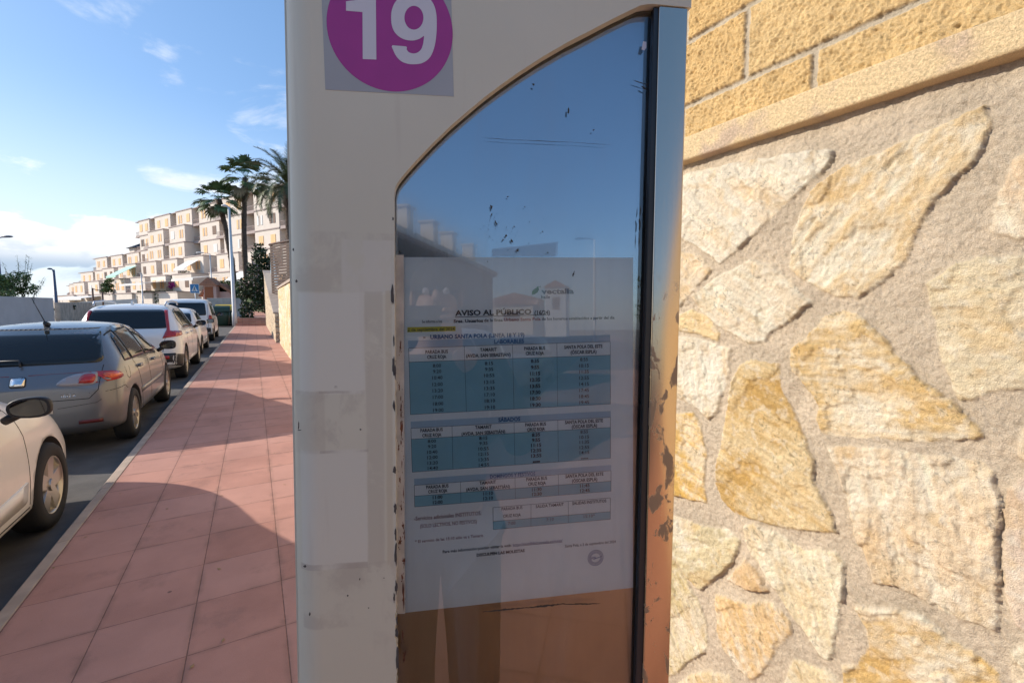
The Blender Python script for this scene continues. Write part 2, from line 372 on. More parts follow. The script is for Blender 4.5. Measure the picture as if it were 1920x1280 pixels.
# ---------------- retaining wall beside the pavement ----------------
def Z7(*p): return [(1240 + x / 2, 640 + y / 2) for x, y in p]
def Z6(*p): return [(1240 + x / 2, y / 2) for x, y in p]
STONES = [
 (Z6((100,650),(150,640),(300,610),(560,570),(650,565),(640,600),(600,650),(540,700),(380,850),(310,920),(225,988),(150,930),(40,870),(40,680)), (.78,.60,.37), (.80,.72,.56), .9, 40),
 (Z6((500,870),(530,800),(545,760),(600,690),(700,620),(835,575),(950,520),(1080,460),(1150,425),(1215,400),(1240,450),(1215,540),(1160,620),(1100,670),(1060,720),(1010,770),(960,870),(925,970),(850,1040),(740,1115),(700,1110),(650,1110),(590,1070),(530,1040),(485,1005),(500,930)), (.80,.70,.50), (.74,.56,.32), 1.3, -52),
 (Z6((120,1110),(200,1050),(340,975),(430,1000),(500,1060),(520,1100),(565,1130),(500,1190),(420,1240),(385,1280),(330,1285),(220,1220),(150,1160)), (.74,.69,.52), (.76,.64,.46), 1, 30),
 (Z6((20,930),(150,960),(195,1010),(150,1060),(80,1140),(20,1170)), (.76,.54,.28), (.80,.68,.5), .8, 45),
 (Z6((30,1200),(120,1160),(180,1190),(225,1250),(215,1275),(140,1250),(60,1235)), (.74,.48,.16), (.8,.62,.34), .8, 10),
 ([(1860,435),(1867,395),(1885,345),(1905,300),(1960,270),(2050,300),(2040,450),(1912,447)], (.78,.66,.46), (.76,.58,.38), 1, 70),
 ([(1740,532),(1770,515),(1795,495),(1840,482),(1885,482),(1960,480),(2040,560),(2020,680),(1960,715),(1920,725),(1880,730),(1807,751),(1800,747),(1787,705),(1770,680),(1762,640),(1757,600),(1745,560)], (.70,.56,.33), (.76,.64,.42), 1.1, -12),
 ([(1485,655),(1512,635),(1525,620),(1550,595),(1585,582),(1610,588),(1640,615),(1665,640),(1685,670),(1720,705),(1755,730),(1795,760),(1830,795),(1847,820),(1810,823),(1730,825),(1620,818),(1545,812),(1532,785),(1540,765),(1525,735),(1490,695)], (.80,.68,.47), (.68,.48,.22), 1.2, -6),
 ([(1255,628),(1315,635),(1370,655),(1367,695),(1347,770),(1332,785),(1300,757),(1255,735)], (.82,.74,.58), (.78,.68,.5), 1, 80),
 (Z7((300,90),(345,70),(440,85),(455,190),(500,270),(545,370),(577,450),(575,520),(600,570),(640,640),(662,710),(560,705),(450,690),(340,660),(270,635),(230,590),(210,530),(207,470),(230,400),(255,230),(275,140)), (.55,.35,.12), (.74,.58,.33), 1, 20),
 (Z7((10,275),(120,270),(150,310),(170,400),(165,520),(172,600),(110,590),(10,560)), (.78,.60,.34), (.70,.44,.12), 1, 10),
 (Z7((625,400),(700,393),(800,400),(880,405),(990,425),(1110,437),(1200,445),(1250,490),(1250,540),(1280,610),(1265,720),(1265,960),(1260,1080),(1180,1050),(1090,1020),(980,960),(890,910),(805,905),(770,790),(740,740),(710,620),(690,550),(655,460)), (.82,.70,.50), (.76,.60,.40), 1.4, 82),
 (Z7((10,640),(130,680),(200,700),(260,705),(300,750),(270,830),(200,890),(148,930),(110,890),(60,810),(10,740)), (.80,.72,.54), (.66,.56,.34), 1, -30),
 (Z7((250,890),(320,815),(370,870),(405,935),(330,930)), (.80,.68,.50), (.78,.58,.36), .8, 40),
 (Z7((315,690),(350,685),(440,715),(500,760),(540,785),(590,780),(660,790),(685,830),(690,900),(675,1000),(665,1060),(645,1110),(650,1160),(635,1195),(600,1170),(560,1110),(510,1050),(450,960),(380,850),(330,770)), (.72,.56,.28), (.82,.72,.52), 1.1, 70),
 (Z7((210,945),(260,965),(330,985),(400,970),(430,985),(480,1040),(490,1090),(440,1140),(415,1180),(380,1240),(335,1265),(290,1220),(240,1150),(215,1080)), (.82,.72,.54), (.76,.54,.28), 1, 60),
 (Z7((0,800),(50,820),(90,880),(140,970),(170,1050),(175,1120),(165,1165),(110,1190),(60,1240),(0,1260)), (.76,.64,.42), (.62,.50,.26), 1, 50),
 (Z7((40,1310),(80,1270),(120,1245),(180,1235),(260,1250),(300,1310),(280,1400),(60,1400)), (.78,.66,.46), (.7,.55,.32), 1, 50),
 (Z7((500,1185),(580,1215),(640,1240),(700,1300),(640,1400),(440,1400),(470,1270)), (.72,.62,.42), (.74,.6,.36), 1, 30),
 (Z7((730,990),(820,1000),(900,1005),(980,1030),(1080,1110),(1180,1170),(1260,1240),(1300,1400),(760,1500),(700,1330),(680,1210),(740,1215),(790,1140),(780,1080),(745,1030)), (.66,.44,.17), (.82,.72,.54), 1.2, -40),
 (Z7((1300,560),(1400,480),(1560,700),(1540,1000),(1400,1100),(1330,1060),(1290,900),(1292,650)), (.68,.54,.42), (.76,.62,.46), .6, 80),
 (Z7((1345,380),(1365,330),(1460,300),(1500,420),(1400,470),(1345,430)), (.78,.66,.46), (.76,.6,.4), .8, 30),
 (Z7((1310,1160),(1400,1130),(1600,1200),(1600,1500),(1350,1500)), (.74,.58,.36), (.8,.7,.5), 1, 60)]
WX = 1.25
rw = empty('retaining_wall', (0, 0, 0), label='natural stone retaining wall with split-face block courses, beside the bus stop totem', cat='wall')
MORT = np.array((.63, .52, .38))
def poly_sd(Yg, Zg, P):
    """signed distance (positive inside)"""
    d = np.full(Yg.shape, 1e9); ins = np.zeros(Yg.shape, bool)
    for i in range(len(P)):
        (x1, y1), (x2, y2) = P[i], P[(i + 1) % len(P)]
        ex, ey = x2 - x1, y2 - y1; t = np.clip(((Yg - x1) * ex + (Zg - y1) * ey) / (ex * ex + ey * ey + 1e-12), 0, 1)
        d = np.minimum(d, np.hypot(Yg - x1 - t * ex, Zg - y1 - t * ey))
        c = ((y1 > Zg) != (y2 > Zg)) & (Yg < (x2 - x1) * (Zg - y1) / (y2 - y1 + 1e-12) + x1); ins ^= c
    return np.where(ins, d, -d)
def mortar(Yg, Zg):
    h = .016 * (fbm(Yg, Zg, 8, 4, 50) - .5) + .010 * (fbm(Yg, Zg, 70, 4, 60, .65) - .5) + .002
    c = MORT * (.80 + .40 * fbm(Yg, Zg, 5, 3, 70))[..., None]
    sp = smooth((fbm(Yg, Zg, 150, 2, 75, .7) - .60) / .08)[..., None]; c = c * (1 - .5 * sp) + np.array((.72, .62, .48)) * .5 * sp
    dk = smooth((fbm(Yg, Zg, 90, 3, 77, .7) - .60) / .08)[..., None]; c = c * (1 - .22 * dk)
    return h, c
def stone_relief(Yg, Zg, d, amp, ang, seed, k=1.0):
    a = math.radians(ang); u = Yg * math.cos(a) + Zg * math.sin(a); v = -Yg * math.sin(a) + Zg * math.cos(a)
    lay = fbm(u * .22, v, 30, 4, seed, .6); big = fbm(Yg, Zg, 5, 3, seed + 9)
    q_ = big * 4.5 + lay * .55; step = (np.floor(q_) + smooth((q_ % 1) / .07)) / 4.5
    h = .004 + k * amp * (.018 * (step - .5) + .006 * (big - .5) + .006 * (lay - .5) + .006 * (fbm(Yg, Zg, 75, 3, seed + 5) - .5))
    return h, smooth(d / .0055), lay, big
def near_field():
    Y = np.arange(.10, 1.2601, .0032); Z = np.arange(.10, 2.034, .0036)
    Yg, Zg = np.meshgrid(Y, Z, indexing='ij')
    H, C = mortar(Yg, Zg)
    wy = Yg + .011 * (fbm(Yg, Zg, 26, 3, 11) - .5) + .006 * (fbm(Yg, Zg, 110, 2, 13) - .5)
    wz = Zg + .011 * (fbm(Yg, Zg, 26, 3, 12) - .5) + .006 * (fbm(Yg, Zg, 110, 2, 14) - .5)
    for i, (pp, c1, c2, amp, ang) in enumerate(STONES):
        P = [(at_x(px, py, WX).y, at_x(px, py, WX).z) for px, py in pp]
        d = poly_sd(wy, wz, P) + .004; k = d > -.012
        if not k.any(): continue
        h, e, lay, big = stone_relief(Yg, Zg, d, amp, ang, 100 + 17 * i)
        m = np.where(d > 0, e, 0)
        H = np.where(d > 0, H * (1 - m) + (h + .003) * m, H)
        c1 = np.array(c1) * .72 + np.array((.84, .79, .68)) * .28 if c1[0] > .69 else np.array(c1)
        mixf = smooth((lay * .6 + big * .7 + .25 * fbm(Yg, Zg, 40, 3, 300 + i) - .56) / .34)[..., None]
        cc = np.array(c1) * (1 - mixf) + np.array(c2) * mixf
        dk = smooth((fbm(Yg, Zg, 18, 4, 500 + i) - .60) / .12)[..., None] * .35
        cc = cc * (1 - dk) + np.array((.62, .42, .18)) * dk
        a_ = math.radians(ang); uu = Yg * math.cos(a_) + Zg * math.sin(a_); vv = -Yg * math.sin(a_) + Zg * math.cos(a_)
        st = fbm(uu * .10, vv, 95, 3, 700 + i, .6); cc = cc * (.89 + .17 * smooth((st - .25) / .5))[..., None]
        pt = smooth((fbm(Yg, Zg, 34, 4, 650 + i, .6) - .56) / .10)[..., None] * .35; cc = cc * (1 - pt) + np.array((.84, .78, .64)) * pt
        og = smooth((fbm(uu * .5, vv, 9, 5, 900 + i, .6) - .56) / .10)[..., None] * .30; cc = cc * (1 - og) + np.array((.60, .36, .10)) * og
        cr = np.abs(fbm(uu * .5, vv, 9, 4, 800 + i, .6) - .5); crk = smooth((.006 - cr) / .005) * (fbm(Yg, Zg, 7, 2, 820 + i) > .5)
        cc = cc * (1 - .45 * crk[..., None]); h = h - .003 * crk
        cc = np.minimum(cc * 1.06, .86)
        mm = smooth(d / .004)[..., None] * (d > 0)[..., None]
        C = C * (1 - mm) + cc * mm
    # the rough mortar bed right under the coping
    t = smooth((Zg - 1.985) / .02)
    H = H - t * .006
    field('stone_face', Y, Z, WX, H, C, M['stone'], rw)
PAL = [((.80,.70,.50), (.74,.56,.32)), ((.72,.52,.26), (.80,.68,.46)), ((.60,.42,.18), (.76,.6,.34)), ((.82,.74,.58), (.76,.62,.44)), ((.70,.62,.42), (.66,.5,.3))]
def rand_field(name, Y, Z, X, parent, size=.2, seed=1, edge=.012):
    Yg, Zg = np.meshgrid(Y, Z, indexing='ij'); r = np.random.default_rng(seed)
    n = int((Y[-1] - Y[0]) * (Z[-1] - Z[0]) / (size * size)) + 4
    # jittered seeds
    sy = np.arange(Y[0], Y[-1] + size, size); sz = np.arange(Z[0], Z[-1] + size, size)
    S = np.array([(a + r.uniform(-.45, .45) * size, b + r.uniform(-.45, .45) * size) for a in sy for b in sz])
    wy = Yg + .05 * (fbm(Yg, Zg, 6, 3, seed + 1) - .5); wz = (Zg + .05 * (fbm(Yg, Zg, 6, 3, seed + 2) - .5))
    F1 = np.full(Yg.shape, 9.); F2 = F1.copy(); I = np.zeros(Yg.shape, int)
    for i, (a, b) in enumerate(S):
        i0, i1 = np.searchsorted(Y, a - 2.2 * size), np.searchsorted(Y, a + 2.2 * size)
        if i1 <= i0: continue
        d = np.hypot(wy[i0:i1] - a, wz[i0:i1] - b)
        f1, f2, ii = F1[i0:i1], F2[i0:i1], I[i0:i1]
        c = d < f1; F2[i0:i1] = np.where(c, f1, np.minimum(f2, d)); I[i0:i1] = np.where(c, i, ii); F1[i0:i1] = np.where(c, d, f1)
    d = (F2 - F1) / 2 - .014
    H, C = mortar(Yg, Zg)
    amp = r.uniform(.5, 1.3, len(S))[I]
    lay = fbm(Yg, Zg, 22, 3, seed + 5)
    h = .012 + amp * (.012 * (lay - .5) + .012 * (fbm(Yg, Zg, 5, 3, seed + 8) - .5)) + r.uniform(-.004, .01, len(S))[I]
    m = smooth(d / edge); H = H * (1 - m) + h * m
    pi = r.integers(0, len(PAL), len(S))
    c1 = np.array([PAL[k][0] for k in pi])[I]; c2 = np.array([PAL[k][1] for k in pi])[I]
    f = smooth((lay - .35) / .3)[..., None]; mm = smooth(d / .004)[..., None]
    C = C * (1 - mm) + (c1 * (1 - f) + c2 * f) * mm
    field(name, Y, Z, X, H, C, M['stone'], parent)
near_field()
rand_field('stone_face', np.arange(-9.0, .1001, .0175), np.arange(0, 2.034, .018), WX, rw, .21, 5)
rand_field('stone_face', np.arange(1.26, 8.0, .022), np.arange(0, 2.034, .022), WX, rw, .21, 6)
bm = bmesh.new(); box(bm, WX + .04, WX + .5, .1, 8, -.2, 3.5); box(bm, WX + .04, WX + .5, -9, .097, -.2, 2.62); link_bm('wall_core', bm, M['concrete'], rw)
# coping course, set forward of the stone
def coping():
    Y = np.concatenate([np.arange(-9, .1, .03), np.arange(.1, 1.26, .0035), np.arange(1.26, 8, .03)])
    prof = [(-.003, 2.030), (.020, 2.0295), (.030, 2.031), (.0335, 2.036)]
    Z = np.concatenate([[2.0300, 2.0302, 2.031, 2.034], np.arange(2.038, 2.110, .0035), [2.113, 2.1145, 2.1150]])
    Yg, Zg = np.meshgrid(Y, Z, indexing='ij')
    e = smooth((Zg - 2.0299) / .006) * smooth((2.1152 - Zg) / .010)
    H = -.04 + .070 * e ** .35 + .0036 * (fbm(Yg, Zg, 150, 3, 31, .7) - .5) * (e > .97)
    jo = np.abs(((Yg - .845) / .5) % 1 - .5) * .5
    jo = .25 - np.abs(((Yg - .705 + .25) % .5) - .25)
    H = H
    s = smooth((fbm(Yg, Zg, 7, 4, 33) - .52) / .2)[..., None]; fine = fbm(Yg, Zg, 170, 2, 35, .7)[..., None]
    C = np.array((.80, .61, .35)) * (1 - s) + np.array((.62, .47, .33)) * s
    C = C * (.60 + .80 * np.where((e > .9)[..., None], fine, .5))
    field('coping', Y, Z, WX, H, C, M['block'], rw)
coping()
def blocks(name, Y, Z, X, parent, offs={0: .659, 1: .846}, z0=2.115, f=1.0):
    Yg, Zg = np.meshgrid(Y, Z, indexing='ij')
    rows = [(z0, 2.213), (2.213, 2.412), (2.412, 2.611), (2.611, 2.81), (2.81, 3.01), (3.01, 3.21), (3.21, 3.41)]
    D = np.full(Yg.shape, 0.); ID = np.zeros(Yg.shape)
    for k, (a, b) in enumerate(rows):
        m = (Zg >= a) & (Zg < b); off = .659 if k % 2 == 0 else .846
        u = ((Yg - off) / .4); fr = np.abs(u - np.round(u)) * .4
        D = np.where(m, np.minimum(np.minimum(Zg - a, b - Zg) if k else b - Zg, fr), D); ID = np.where(m, np.floor(u) * 7.31 + k * 3.17, ID)
    D = D + .0035 * (fbm(Yg, Zg, 60, 2, 41) - .5)
    e = smooth((D - .005) / .006)
    rid = np.abs(fbm(Yg, Zg, 70, 4, 44, .6) - .5)
    face = .004 + .014 * (.25 - rid) + .012 * (fbm(Yg, Zg, 110, 3, 49, .65) - .5) + .014 * (fbm(Yg, Zg, 28, 3, 43, .6) - .5) + .004 * (fbm(Yg, Zg, 190, 2, 46) - .5)
    face = face + .004 * np.sin(ID * 12.9) 
    mor = -.0025 + .005 * (fbm(Yg, Zg, 70, 3, 47) - .5)
    H = mor * (1 - e) + face * e
    n = fbm(Yg, Zg, 12, 4, 48)
    tint = (np.sin(ID * 5.7) * .5 + .5)[..., None]
    B = np.array((.74, .50, .22)) * (1 - tint * .6) + np.array((.76, .56, .29)) * tint * .6
    B = B * (.84 + .32 * n)[..., None]
    pit = smooth((rid - .14) / .08)[..., None]
    B = B * (1 - .35 * pit)
    C = np.array((.56, .48, .36)) * (1 - e[..., None]) + B * e[..., None]
    field(name, Y, Z, X, H, C, M['block'], parent)
blocks('block_courses', np.arange(.14, 1.26, .0028), np.arange(2.115, 2.75, .0028), WX, rw)
blocks('block_courses', np.arange(-9, .14, .022), np.arange(2.115, 2.612, .02), WX, rw)
blocks('block_courses', np.arange(.14, 8, .022), np.arange(2.75, 3.41, .02), WX, rw)
blocks('block_courses', np.arange(1.26, 8, .022), np.arange(2.115, 2.75, .02), WX, rw)

# farther wall with its own coping
fw = empty('stone_wall', (0, 0, 0), label='sunlit pale stone wall with sloping coping beyond the bus stop totem', cat='wall')
FX = .86
rand_field('stone_face', np.arange(8.0, 19.9, .03), np.arange(0, 2.12, .03), FX, fw, .26, 9, .02)
bm = bmesh.new(); box(bm, FX + .02, FX + .36, 8.0, 19.9, -.2, 2.115); link_bm('wall_core', bm, M['concrete'], fw)
bm = bmesh.new(); box(bm, FX - .05, FX + .40, 7.98, 19.96, 2.12, 2.19); bevel(bm, .008); link_bm('coping', bm, M['kerb'], fw)

# ---------------- bus stop totem ----------------
def c2w(x, y, z): return (Rv * x + Dv * y + Fv * z)
Vd = c2w(-110, 15360, 850).normalized(); TV = -Vd
TU = c2w(5590, -7, 850); TU = (TU - TU.dot(TV) * TV).normalized()
TN = TU.cross(TV).normalized()
if TN.dot(Fv) > 0: TN = -TN                    # towards the viewer
TP0 = at_depth(966, 815, .556)
vb = -TP0.z / TV.z                              # plane coordinate v of the ground
TBASE = TP0 + TV * vb
TM = Matrix((( TU.x, -TN.x, TV.x), (TU.y, -TN.y, TV.y), (TU.z, -TN.z, TV.z)))   # local x=u, y=into the sign, z=up
def tp(px, py, w=0.0):
    """pixel -> (u, h) on the totem plane lying w in front of its face; h from the ground"""
    r = ray(px, py); o = TP0 + TN * w
    t = (o - C0).dot(TN) / r.dot(TN); p = C0 + r * t - TBASE
    return p.dot(TU), p.dot(TV)
def L(u, h, w): return (u, -w, h)
def troot(name, label, cat, loc=None):
    e = empty(name, (0, 0, 0), label=label, cat=cat)
    m = TM.to_4x4(); m.translation = TBASE if loc is None else loc
    e.matrix_world = m; return e
totem = troot('bus_stop_totem', 'worn white metal bus stop totem with a purple 19 sticker and curved glass window', 'bus stop sign')

def flat_poly(bm, pts, w, mi=0):
    vs = [bm.verts.new(L(u, h, w)) for u, h in pts]
    f = bm.faces.new(vs); f.material_index = mi; return f

def face_material():
    m = mat('totem_paint', (.6, .55, .5), .5); g, b, tc = getg(m)
    x, y, z = g.sep(tc)
    n = g.noise(tc, scale=9, detail=9, rough=.68, dist=.4); n2 = g.noise(tc, scale=26, detail=6, rough=.6)
    n3 = g.noise(g.map(tc, scale=(1, 1, .35)), scale=34, detail=5)
    col = g.mix(g.ss(g.noise(tc, scale=2.5, detail=4), .3, .7), (.58, .53, .42), (.63, .575, .46))
    def rect(x0, y0, x1, y1, soft=.0015):
        (u0, h1), (u1, h0) = tp(x0, y0), tp(x1, y1)
        wx = g.math('MULTIPLY_ADD', n2, .004, -.002)
        a = g.ss(g.math('ADD', x, wx), u0 - soft, u0 + soft); bb = g.ss(g.math('ADD', x, wx), u1 + soft, u1 - soft)
        c = g.ss(g.math('ADD', z, wx), h0 - soft, h0 + soft); d = g.ss(g.math('ADD', z, wx), h1 + soft, h1 - soft)
        return g.math('MULTIPLY', g.math('MULTIPLY', a, bb), g.math('MULTIPLY', c, d))
    GL, GD, GB = (.645, .60, .515), (.48, .42, .34), (.52, .44, .32)
    for (x0, y0, x1, y1, c, amt, lo, hi) in (
        (548, 432, 742, 548, GD, .6, .46, .58), (640, 448, 745, 552, GL, .6, .45, .55),
        (556, 548, 685, 738, GL, .8, -.2, -.1), (684, 546, 722, 1070, GD, .55, .42, .5),
        (548, 734, 686, 846, GD, .6, .48, .55), (722, 545, 738, 1066, GB, .7, .42, .5),
        (560, 846, 690, 1062, GL, .75, -.2, -.1), (564, 1062, 745, 1166, GD, .7, .44, .56),
        (700, 1166, 745, 1290, GD, .4, .45, .6), (545, 735, 610, 850, GD, .5, .3, .5)):
        k = g.math('MULTIPLY', rect(x0, y0, x1, y1), g.math('MULTIPLY', g.ss(n, lo, hi), amt))
        col = g.mix(k, col, c)
    for (x0, y0, x1, y1) in ((560, 546.5, 722, 549), (684.5, 548, 687, 846), (560, 1061, 690, 1063), (600, 845, 690, 847), (580, 431, 740, 433), (598, 733, 688, 736)):
        col = g.mix(g.math('MULTIPLY', rect(x0, y0, x1, y1, .0004), g.math('MULTIPLY', g.ss(n3, .35, .6), .45)), col, (.36, .29, .24))
    sp = g.math('MULTIPLY', g.ss(g.voro(tc, 38), .10, .05), g.ss(g.noise(tc, scale=17, detail=2), .60, .66))
    col = g.mix(g.math('MULTIPLY', sp, .6), col, (.16, .12, .10))
    vert = g.ss(g.noise(g.map(tc, scale=(1, 1, .08)), scale=60, detail=4), .58, .75)
    col = g.mix(g.math('MULTIPLY', vert, .16), col, (.42, .33, .26))
    g.inp(b.inputs['Base Color'], col)
    g.inp(b.inputs['Roughness'], g.math('MULTIPLY_ADD', n, .35, .28))
    g.inp(b.inputs['Normal'], g.bump(g.math('ADD', n, g.math('MULTIPLY', n2, .4)), .12, .002))
face_material()
def metal_material(name, base, rough, blotch, horiz=.0):
    m = mat(name, base, rough, 1.0); g, b, tc = getg(m)
    x, y, z = g.sep(tc)
    br = g.noise(g.map(tc, scale=(1, 1, .03)), scale=260, detail=3)
    n = g.noise(g.map(tc, scale=(1, 1, .45)), scale=42, detail=6, rough=.62, dist=.5)
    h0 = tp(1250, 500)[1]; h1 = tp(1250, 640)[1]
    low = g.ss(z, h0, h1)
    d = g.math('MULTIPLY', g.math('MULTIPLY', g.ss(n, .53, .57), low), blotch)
    bs = g.mix(g.math('MULTIPLY', low, .8), base, (.66, .47, .28)) if blotch > .1 else base  # lower frame tinted warm, painting in the reflected pavement and wall
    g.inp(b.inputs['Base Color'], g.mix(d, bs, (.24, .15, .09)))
    g.inp(b.inputs['Metallic'], g.math('SUBTRACT', 1, g.math('MULTIPLY', d, .8)))
    g.inp(b.inputs['Roughness'], g.math('ADD', g.math('MULTIPLY_ADD', br, .10, rough - .04), g.math('MULTIPLY', d, .4)))
    g.inp(b.inputs['Normal'], g.bump(br, .03, .001)); return m
metal_material('frame_steel', (.56, .48, .39), .22, .75)
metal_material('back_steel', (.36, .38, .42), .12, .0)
def paint_plate_reflection():
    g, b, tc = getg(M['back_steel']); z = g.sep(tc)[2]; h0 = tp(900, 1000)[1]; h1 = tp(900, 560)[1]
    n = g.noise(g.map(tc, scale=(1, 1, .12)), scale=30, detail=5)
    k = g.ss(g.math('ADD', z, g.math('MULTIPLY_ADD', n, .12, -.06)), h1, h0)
    g.inp(b.inputs['Base Color'], g.mix(k, (.36, .38, .42), g.mix(n, (.52, .32, .15), (.62, .42, .22))))  # warm pavement reflection painted into the lower plate colour
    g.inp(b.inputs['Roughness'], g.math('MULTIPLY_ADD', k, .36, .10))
paint_plate_reflection()
def glass_material():
    m = bpy.data.materials.new('display_glass'); m.use_nodes = True; g = NT(m.node_tree); g.n.clear(); M['display_glass'] = m
    out = g.new('ShaderNodeOutputMaterial'); tc = g.new('ShaderNodeTexCoord').outputs['Object']
    tr = g.new('ShaderNodeBsdfTransparent'); tr.inputs[0].default_value = (.97, .985, .985, 1)
    gl = g.new('ShaderNodeBsdfGlossy'); gl.inputs['Roughness'].default_value = .0; gl.inputs[0].default_value = (.95, .97, 1, 1)
    fr = g.new('ShaderNodeFresnel'); fr.inputs[0].default_value = 1.52
    mx = g.new('ShaderNodeMixShader'); g.inp(mx.inputs[0], g.math('MULTIPLY', fr.outputs[0], 2.0)); g.l.new(tr.outputs[0], mx.inputs[1]); g.l.new(gl.outputs[0], mx.inputs[2])
    di = g.new('ShaderNodeBsdfDiffuse'); di.inputs[0].default_value = (.55, .50, .45, 1)
    n = g.noise(g.map(tc, scale=(1, 1, .5), rot=(0, .2, 0)), scale=7, detail=9, rough=.7, dist=.5)
    st = g.noise(g.map(tc, scale=(1, 1, .1), rot=(0, .12, 0)), scale=70, detail=4)
    dust = g.math('ADD', g.math('MULTIPLY', g.ss(n, .42, .75), .05), g.math('MULTIPLY_ADD', g.ss(st, .5, .8), .03, .008))
    m2 = g.new('ShaderNodeMixShader'); g.inp(m2.inputs[0], dust); g.l.new(mx.outputs[0], m2.inputs[1]); g.l.new(di.outputs[0], m2.inputs[2])
    g.l.new(m2.outputs[0], out.inputs[0])
glass_material()
mat('gasket', (.012, .014, .018), .35)
mat('dirt_mark', (.05, .04, .03), .9)
mat('rust', (.11, .04, .02), .9, var=.4, vscale=60)
mat('chip_dark', (.07, .06, .055), .8)
mat('aged_primer', (.42, .38, .33), .7, var=.2, vscale=30)
mat('sticker_grey', (.36, .36, .37), .5, var=.05)
mat('sticker_purple', (.36, .035, .24), .42, var=.05, vscale=20)
mat('sticker_white', (.62, .58, .62), .45)

U0 = tp(549, 640, -.030)[0]; RAD = .034; UR = tp(1291, 200)[0]
HTOP = tp(960, 0)[1] + .42
ARC = [(739, 400), (738.6, 368), (740, 355), (744, 345), (751, 335), (765, 318), (785, 296), (812, 268), (845, 236), (880, 206), (905, 185), (938, 160), (975, 134), (1020, 105), (1065, 79), (1110, 56), (1150, 35), (1185, 18), (1200, 11), (1215, 8.2), (1226, 8)]
def panel():
    bm = bmesh.new()
    uf = U0 + RAD
    r = random.Random(5)
    left = []                                    # worn edge beside the glass, bottom to top
    hb = .55
    h = hb; h_arc = tp(739, 400)[1]
    while h < h_arc - .004:
        # edge line x(h): from the two measured points
        (ua, ha), (ub, hb2) = tp(745.5, 1280), tp(739, 400)
        u = ua + (ub - ua) * (h - ha) / (hb2 - ha)
        wear = .0011 if h < tp(745, 1090)[1] else (.0004 if h < tp(742, 650)[1] else .0001)
        left.append((u - abs(r.gauss(0, wear)) - (.0012 * max(0, math.sin(h * 70)) if wear > .001 else 0), h)); h += .004
    arc = [tp(*p) for p in ARC]
    tr = [tp(1237, 9), (UR, tp(1291, 14)[1])]
    ub = UR
    outline = [(uf, 0), (uf, HTOP), (UR, HTOP), tr[1], tr[0]] + arc[::-1] + left[::-1] + [(left[0][0] + .0, hb), (UR, hb), (UR, 0)]
    # remove duplicate
    o2 = []
    for p in outline:
        if not o2 or (abs(p[0] - o2[-1][0]) + abs(p[1] - o2[-1][1])) > 1e-5: o2.append(p)
    f = flat_poly(bm, o2, 0)
    ret = bmesh.ops.extrude_face_region(bm, geom=[f])
    vs = [e for e in ret['geom'] if isinstance(e, bmesh.types.BMVert)]
    for v in vs: v.co.y += .012
    bmesh.ops.triangulate(bm, faces=[x for x in bm.faces if len(x.verts) > 4])
    bmesh.ops.remove_doubles(bm, verts=bm.verts, dist=1e-5)
    # rounded left edge and side
    n = 14; prev = None
    for k in range(n + 1):
        a = math.pi / 2 * k / n
        u, w_ = U0 + RAD - RAD * math.sin(a), -RAD + RAD * math.cos(a)
        cur = [bm.verts.new(L(u, 0, w_)), bm.verts.new(L(u, HTOP, w_))]
        if prev: ff = bm.faces.new((prev[0], cur[0], cur[1], prev[1])); ff.smooth = True
        prev = cur
    cur = [bm.verts.new(L(U0, 0, -.10)), bm.verts.new(L(U0, HTOP, -.10))]; bm.faces.new((prev[0], cur[0], cur[1], prev[1]))
    recalc(bm)
    link_bm('front_panel', bm, M['totem_paint'], totem)
    # back and top
    bm = bmesh.new()
    vs = box(bm, U0 + .001, UR - .001, .0205, .10, 0, HTOP - .002); link_bm('body', bm, M['totem_paint'], totem)
    bm = bmesh.new(); box(bm, U0 - .01, UR + .01, -.012, .11, HTOP + .001, HTOP + .02); bevel(bm, .004); link_bm('cap', bm, M['totem_paint'], totem)
    bm = bmesh.new(); box(bm, U0 - .05, UR + .05, -.05, .15, -.01, .012); bevel(bm, .003); link_bm('base_plate', bm, M['galv'], totem)
    return left
edge = panel()
